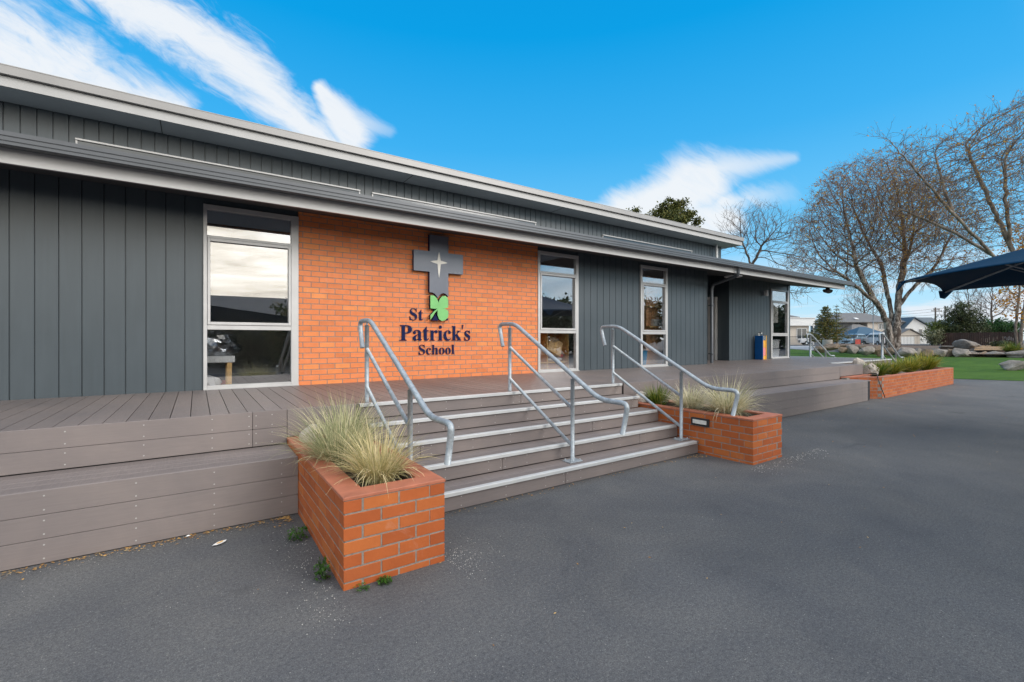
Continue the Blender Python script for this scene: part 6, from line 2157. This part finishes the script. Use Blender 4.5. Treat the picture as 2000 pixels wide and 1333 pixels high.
# ------------------------------------------------------------------ sky, sun, camera
SUN_EL, SUN_AZ = radians(28), radians(150)      # azimuth clockwise from +Y
w = bpy.data.worlds.new('World')
scene.world = w
w.use_nodes = True
nt = w.node_tree
bg = nt.nodes['Background']
sky = N(nt, 'ShaderNodeTexSky')
sky.sky_type = 'NISHITA'
sky.sun_disc = False
sky.sun_elevation = SUN_EL
sky.sun_rotation = SUN_AZ
sky.air_density = 1.0
sky.dust_density = 0.4
sky.ozone_density = 2.5
STR = 0.11
hs_ = N(nt, 'ShaderNodeHueSaturation')
hs_.inputs['Hue'].default_value = 0.485
hs_.inputs['Saturation'].default_value = 1.45
hs_.inputs['Value'].default_value = 1.55
L(nt, sky.outputs[0], hs_.inputs['Color'])
tc = N(nt, 'ShaderNodeTexCoord')
dirv = tc.outputs['Generated']
def vdot(v, c):
    n = N(nt, 'ShaderNodeVectorMath', operation='DOT_PRODUCT')
    L(nt, v, n.inputs[0])
    n.inputs[1].default_value = c
    return n.outputs['Value']
fwd = vdot(dirv, (SA, CA, 0))
rgt = vdot(dirv, (CA, -SA, 0))
upz = vdot(dirv, (0, 0, 1))
fpos = math_(nt, 'MAXIMUM', fwd, 0.02)
cx_ = math_(nt, 'DIVIDE', rgt, fpos)
cy_ = math_(nt, 'DIVIDE', upz, fpos)
ahead = math_(nt, 'GREATER_THAN', fwd, 0.05)
# chart of the northern sky, stirred by noise so the cloud edges fray
comb = N(nt, 'ShaderNodeCombineXYZ')
L(nt, cx_, comb.inputs[0]); L(nt, cy_, comb.inputs[1])
def fbm(vec, scale, detail, sc3=(1, 1, 1), rot=0.0, rough=0.6, dist=0.0):
    if rot:
        m0 = N(nt, 'ShaderNodeMapping')
        m0.inputs['Rotation'].default_value = (0, 0, rot)
        L(nt, vec, m0.inputs['Vector'])
        vec = m0.outputs[0]
    m = N(nt, 'ShaderNodeMapping')
    m.inputs['Scale'].default_value = sc3
    L(nt, vec, m.inputs['Vector'])
    return noise_(nt, m.outputs[0], scale, detail, rough, dist)
chart = comb.outputs[0]
n_big = fbm(chart, 4.6, 9, (0.8, 2.3, 1), radians(34), 0.62, 0.6)
n_fine = fbm(chart, 13, 8, (0.7, 2.6, 1), radians(34), 0.68, 1.0)
n_low = fbm(chart, 7.0, 7, (1, 4.5, 1), 0, 0.6, 0.4)
def capsule(u0, v0, u1, v1, w0, w1, soft=1.0, nb=0.55, nf=0.35, nn=None, fade=0.0):
    ax, ay = (u0 - 1000) / FOC, (664 - v0) / FOC
    bx, by = (u1 - 1000) / FOC, (664 - v1) / FOC
    dx, dy = bx - ax, by - ay
    l2 = dx * dx + dy * dy
    px = math_(nt, 'SUBTRACT', cx_, ax); py = math_(nt, 'SUBTRACT', cy_, ay)
    t = math_(nt, 'MULTIPLY_ADD', px, dx / l2, math_(nt, 'MULTIPLY', py, dy / l2), clamp=True)
    ex = math_(nt, 'MULTIPLY_ADD', t, -dx, px); ey = math_(nt, 'MULTIPLY_ADD', t, -dy, py)
    d = math_(nt, 'SQRT', math_(nt, 'ADD', math_(nt, 'MULTIPLY', ex, ex), math_(nt, 'MULTIPLY', ey, ey)))
    wd = math_(nt, 'MULTIPLY_ADD', t, (w1 - w0) / FOC, w0 / FOC)
    q = math_(nt, 'DIVIDE', d, wd)
    q = math_(nt, 'ADD', q, math_(nt, 'MULTIPLY_ADD', nn or n_big, nb * 2, -nb))
    q = math_(nt, 'ADD', q, math_(nt, 'MULTIPLY_ADD', n_fine, nf * 2, -nf))
    r = N(nt, 'ShaderNodeMapRange', interpolation_type='SMOOTHSTEP')
    r.inputs['From Min'].default_value = 1.0 + 0.38 * soft
    r.inputs['From Max'].default_value = 1.0 - 0.80 * soft
    L(nt, q, r.inputs['Value'])
    if fade:
        return math_(nt, 'MULTIPLY', r.outputs[0], math_(nt, 'MULTIPLY_ADD', t, -fade, 1.0))
    return r.outputs[0]
caps = [
    capsule(150, -60, 470, 130, 62, 56, 1.0, 1.0, 0.7),
    capsule(470, 130, 660, 298, 52, 32, 1.0, 0.9, 0.6),
    capsule(624, 172, 684, 262, 17, 46, 0.8, 0.5, 0.4),
    capsule(660, 228, 760, 256, 34, 12, 1.2, 0.9, 0.7, fade=0.7),
    capsule(-260, 0, 130, 140, 125, 92, 1.1, 0.9, 0.6),
    capsule(100, 145, 350, 215, 86, 34, 1.3, 0.9, 0.7),
    capsule(1170, 435, 1380, 354, 40, 62, 0.8, 0.55, 0.4),
    capsule(1350, 338, 1550, 309, 44, 12, 1.2, 0.7, 0.5, fade=0.55),
    capsule(1410, 395, 1540, 374, 28, 20, 1.5, 1.3, 1.0, fade=0.8),
    capsule(1250, 440, 1420, 430, 55, 40, 1.0, 0.6, 0.5),
]
cl_ = caps[0]
for k in caps[1:]:
    cl_ = math_(nt, 'MAXIMUM', cl_, k)
cl_ = math_(nt, 'MULTIPLY', cl_, math_(nt, 'MULTIPLY_ADD', n_fine, 0.45, 0.78, clamp=True))
cl_ = math_(nt, 'MULTIPLY', cl_, ahead)
# streaky cloud low over the horizon all round
lowb = N(nt, 'ShaderNodeMapRange', interpolation_type='SMOOTHSTEP')
lowb.inputs['From Min'].default_value = 0.20
lowb.inputs['From Max'].default_value = 0.03
L(nt, upz, lowb.inputs['Value'])
dn = fbm(dirv, 5.0, 7, (1, 1, 7), 0, 0.6, 0.3)
st_r = N(nt, 'ShaderNodeMapRange', interpolation_type='SMOOTHSTEP')
st_r.inputs['From Min'].default_value = 0.40
st_r.inputs['From Max'].default_value = 0.62
L(nt, dn, st_r.inputs['Value'])
low_f = math_(nt, 'MULTIPLY', lowb.outputs[0], math_(nt, 'MULTIPLY', st_r.outputs[0], 0.9))
# bright bank of cloud behind the photographer, where the low sun is veiled
hx = N(nt, 'ShaderNodeVectorMath', operation='MULTIPLY'); L(nt, dirv, hx.inputs[0]); hx.inputs[1].default_value = (1, 1, 0)
hn = N(nt, 'ShaderNodeVectorMath', operation='NORMALIZE'); L(nt, hx.outputs[0], hn.inputs[0])
bk_ = N(nt, 'ShaderNodeMapRange', interpolation_type='SMOOTHSTEP')
bk_.inputs['From Min'].default_value = 0.74
bk_.inputs['From Max'].default_value = 0.90
L(nt, math_(nt, 'ADD', vdot(hn.outputs[0], (-0.33, -0.944, 0)), math_(nt, 'MULTIPLY_ADD', dn, 0.3, -0.15)), bk_.inputs['Value'])
el_ = N(nt, 'ShaderNodeMapRange', interpolation_type='SMOOTHSTEP')
el_.inputs['From Min'].default_value = 0.50
el_.inputs['From Max'].default_value = 0.20
L(nt, upz, el_.inputs['Value'])
above = math_(nt, 'GREATER_THAN', upz, -0.02)
bank = math_(nt, 'MULTIPLY', math_(nt, 'MULTIPLY', bk_.outputs[0], el_.outputs[0]), above)
# scattered cloud added overhead and behind, out of view, to brighten the ground
oth = N(nt, 'ShaderNodeMapRange', interpolation_type='SMOOTHSTEP')
oth.inputs['From Min'].default_value = 0.34
oth.inputs['From Max'].default_value = 0.54
dn2 = fbm(dirv, 3.0, 7, (1, 1, 3.2), 0, 0.62, 0.5)
L(nt, dn2, oth.inputs['Value'])
bh = N(nt, 'ShaderNodeMapRange', interpolation_type='SMOOTHSTEP')
bh.inputs['From Min'].default_value = 0.30
bh.inputs['From Max'].default_value = -0.25
L(nt, vdot(dirv, (0.10, 0.85, -0.45)), bh.inputs['Value'])
hi = N(nt, 'ShaderNodeMapRange', interpolation_type='SMOOTHSTEP')
hi.inputs['From Min'].default_value = 0.24
hi.inputs['From Max'].default_value = 0.46
L(nt, upz, hi.inputs['Value'])
nofront = N(nt, 'ShaderNodeMapRange', interpolation_type='SMOOTHSTEP')
nofront.inputs['From Min'].default_value = 0.62
nofront.inputs['From Max'].default_value = 0.30
L(nt, fwd, nofront.inputs['Value'])
behind = math_(nt, 'MULTIPLY', math_(nt, 'MULTIPLY', bh.outputs[0], math_(nt, 'MULTIPLY_ADD', hi.outputs[0], 0.75, 0.25)), nofront.outputs[0])
other = math_(nt, 'MULTIPLY', math_(nt, 'MULTIPLY', oth.outputs[0], behind), above)
CW = 0.90 / STR
# depth of blue by height above the horizon
grad = ramp(nt, math_(nt, 'MAXIMUM', upz, 0.0), [(0.0, (0.58, 0.78, 0.92)), (0.10, (0.34, 0.69, 0.95)), (0.22, (0.165, 0.565, 0.93)), (0.38, (0.05, 0.43, 0.87)), (0.55, (0.004, 0.345, 0.79)), (0.75, (0.004, 0.28, 0.70)), (1.0, (0.02, 0.25, 0.60))])
gs = mixc(nt, 1.0, grad, (1 / STR, 1 / STR, 1 / STR), 'MULTIPLY')
base_sky = mixc(nt, 0.88, hs_.outputs[0], gs)
white = (CW * 0.97, CW * 0.985, CW * 1.0)
c = mixc(nt, low_f, base_sky, (CW * .88, CW * .92, CW * .98))
c = mixc(nt, math_(nt, 'MULTIPLY', other, .9), c, (CW * 2.25, CW * 2.2, CW * 2.1))
tone = ramp(nt, fbm(dirv, 4.5, 7, (1, 1, 7), 0, 0.62, 0.5), [(0.32, (CW * 2.1, CW * 1.92, CW * 1.6)), (0.5, (CW * 3.4, CW * 3.15, CW * 2.7)), (0.68, (CW * 4.4, CW * 4.25, CW * 4.0))])
c = mixc(nt, bank, c, tone)
c = mixc(nt, math_(nt, 'MULTIPLY', cl_, .91), c, white)
L(nt, c, bg.inputs['Color'])
bg.inputs['Strength'].default_value = STR

sd = bpy.data.lights.new('Sun', 'SUN')
sd.energy = 2.2
sd.angle = radians(26)
sd.color = (1.0, 0.94, 0.86)
so_ = bpy.data.objects.new('Sun', sd)
COL.objects.link(so_)
sdir = Vector((sin(SUN_AZ) * cos(SUN_EL), cos(SUN_AZ) * cos(SUN_EL), sin(SUN_EL)))
so_.rotation_euler = sdir.to_track_quat('Z', 'Y').to_euler()

cam = bpy.data.cameras.new('Camera')
cam.sensor_width = 36
cam.lens = 36 * FOC / 2000
cam.shift_y = -2.5 / 2000
cam.clip_start = 0.05
cam.clip_end = 4000
co = bpy.data.objects.new('Camera', cam)
COL.objects.link(co)
co.location = (0, 0, CAM_H)
co.rotation_euler = (pi / 2, 0, -YAW)
scene.camera = co
vs_ = scene.view_settings
scene.display_settings.display_device = 'sRGB'
vs_.view_transform = 'Standard'
vs_.look = 'None'
vs_.exposure = 0.10
vs_.gamma = 1.0
vs_.use_curve_mapping = False
scene.cycles.caustics_reflective = False
scene.cycles.caustics_refractive = False
scene.cycles.max_bounces = 8
scene.cycles.transparent_max_bounces = 16
scene.cycles.sample_clamp_indirect = 6
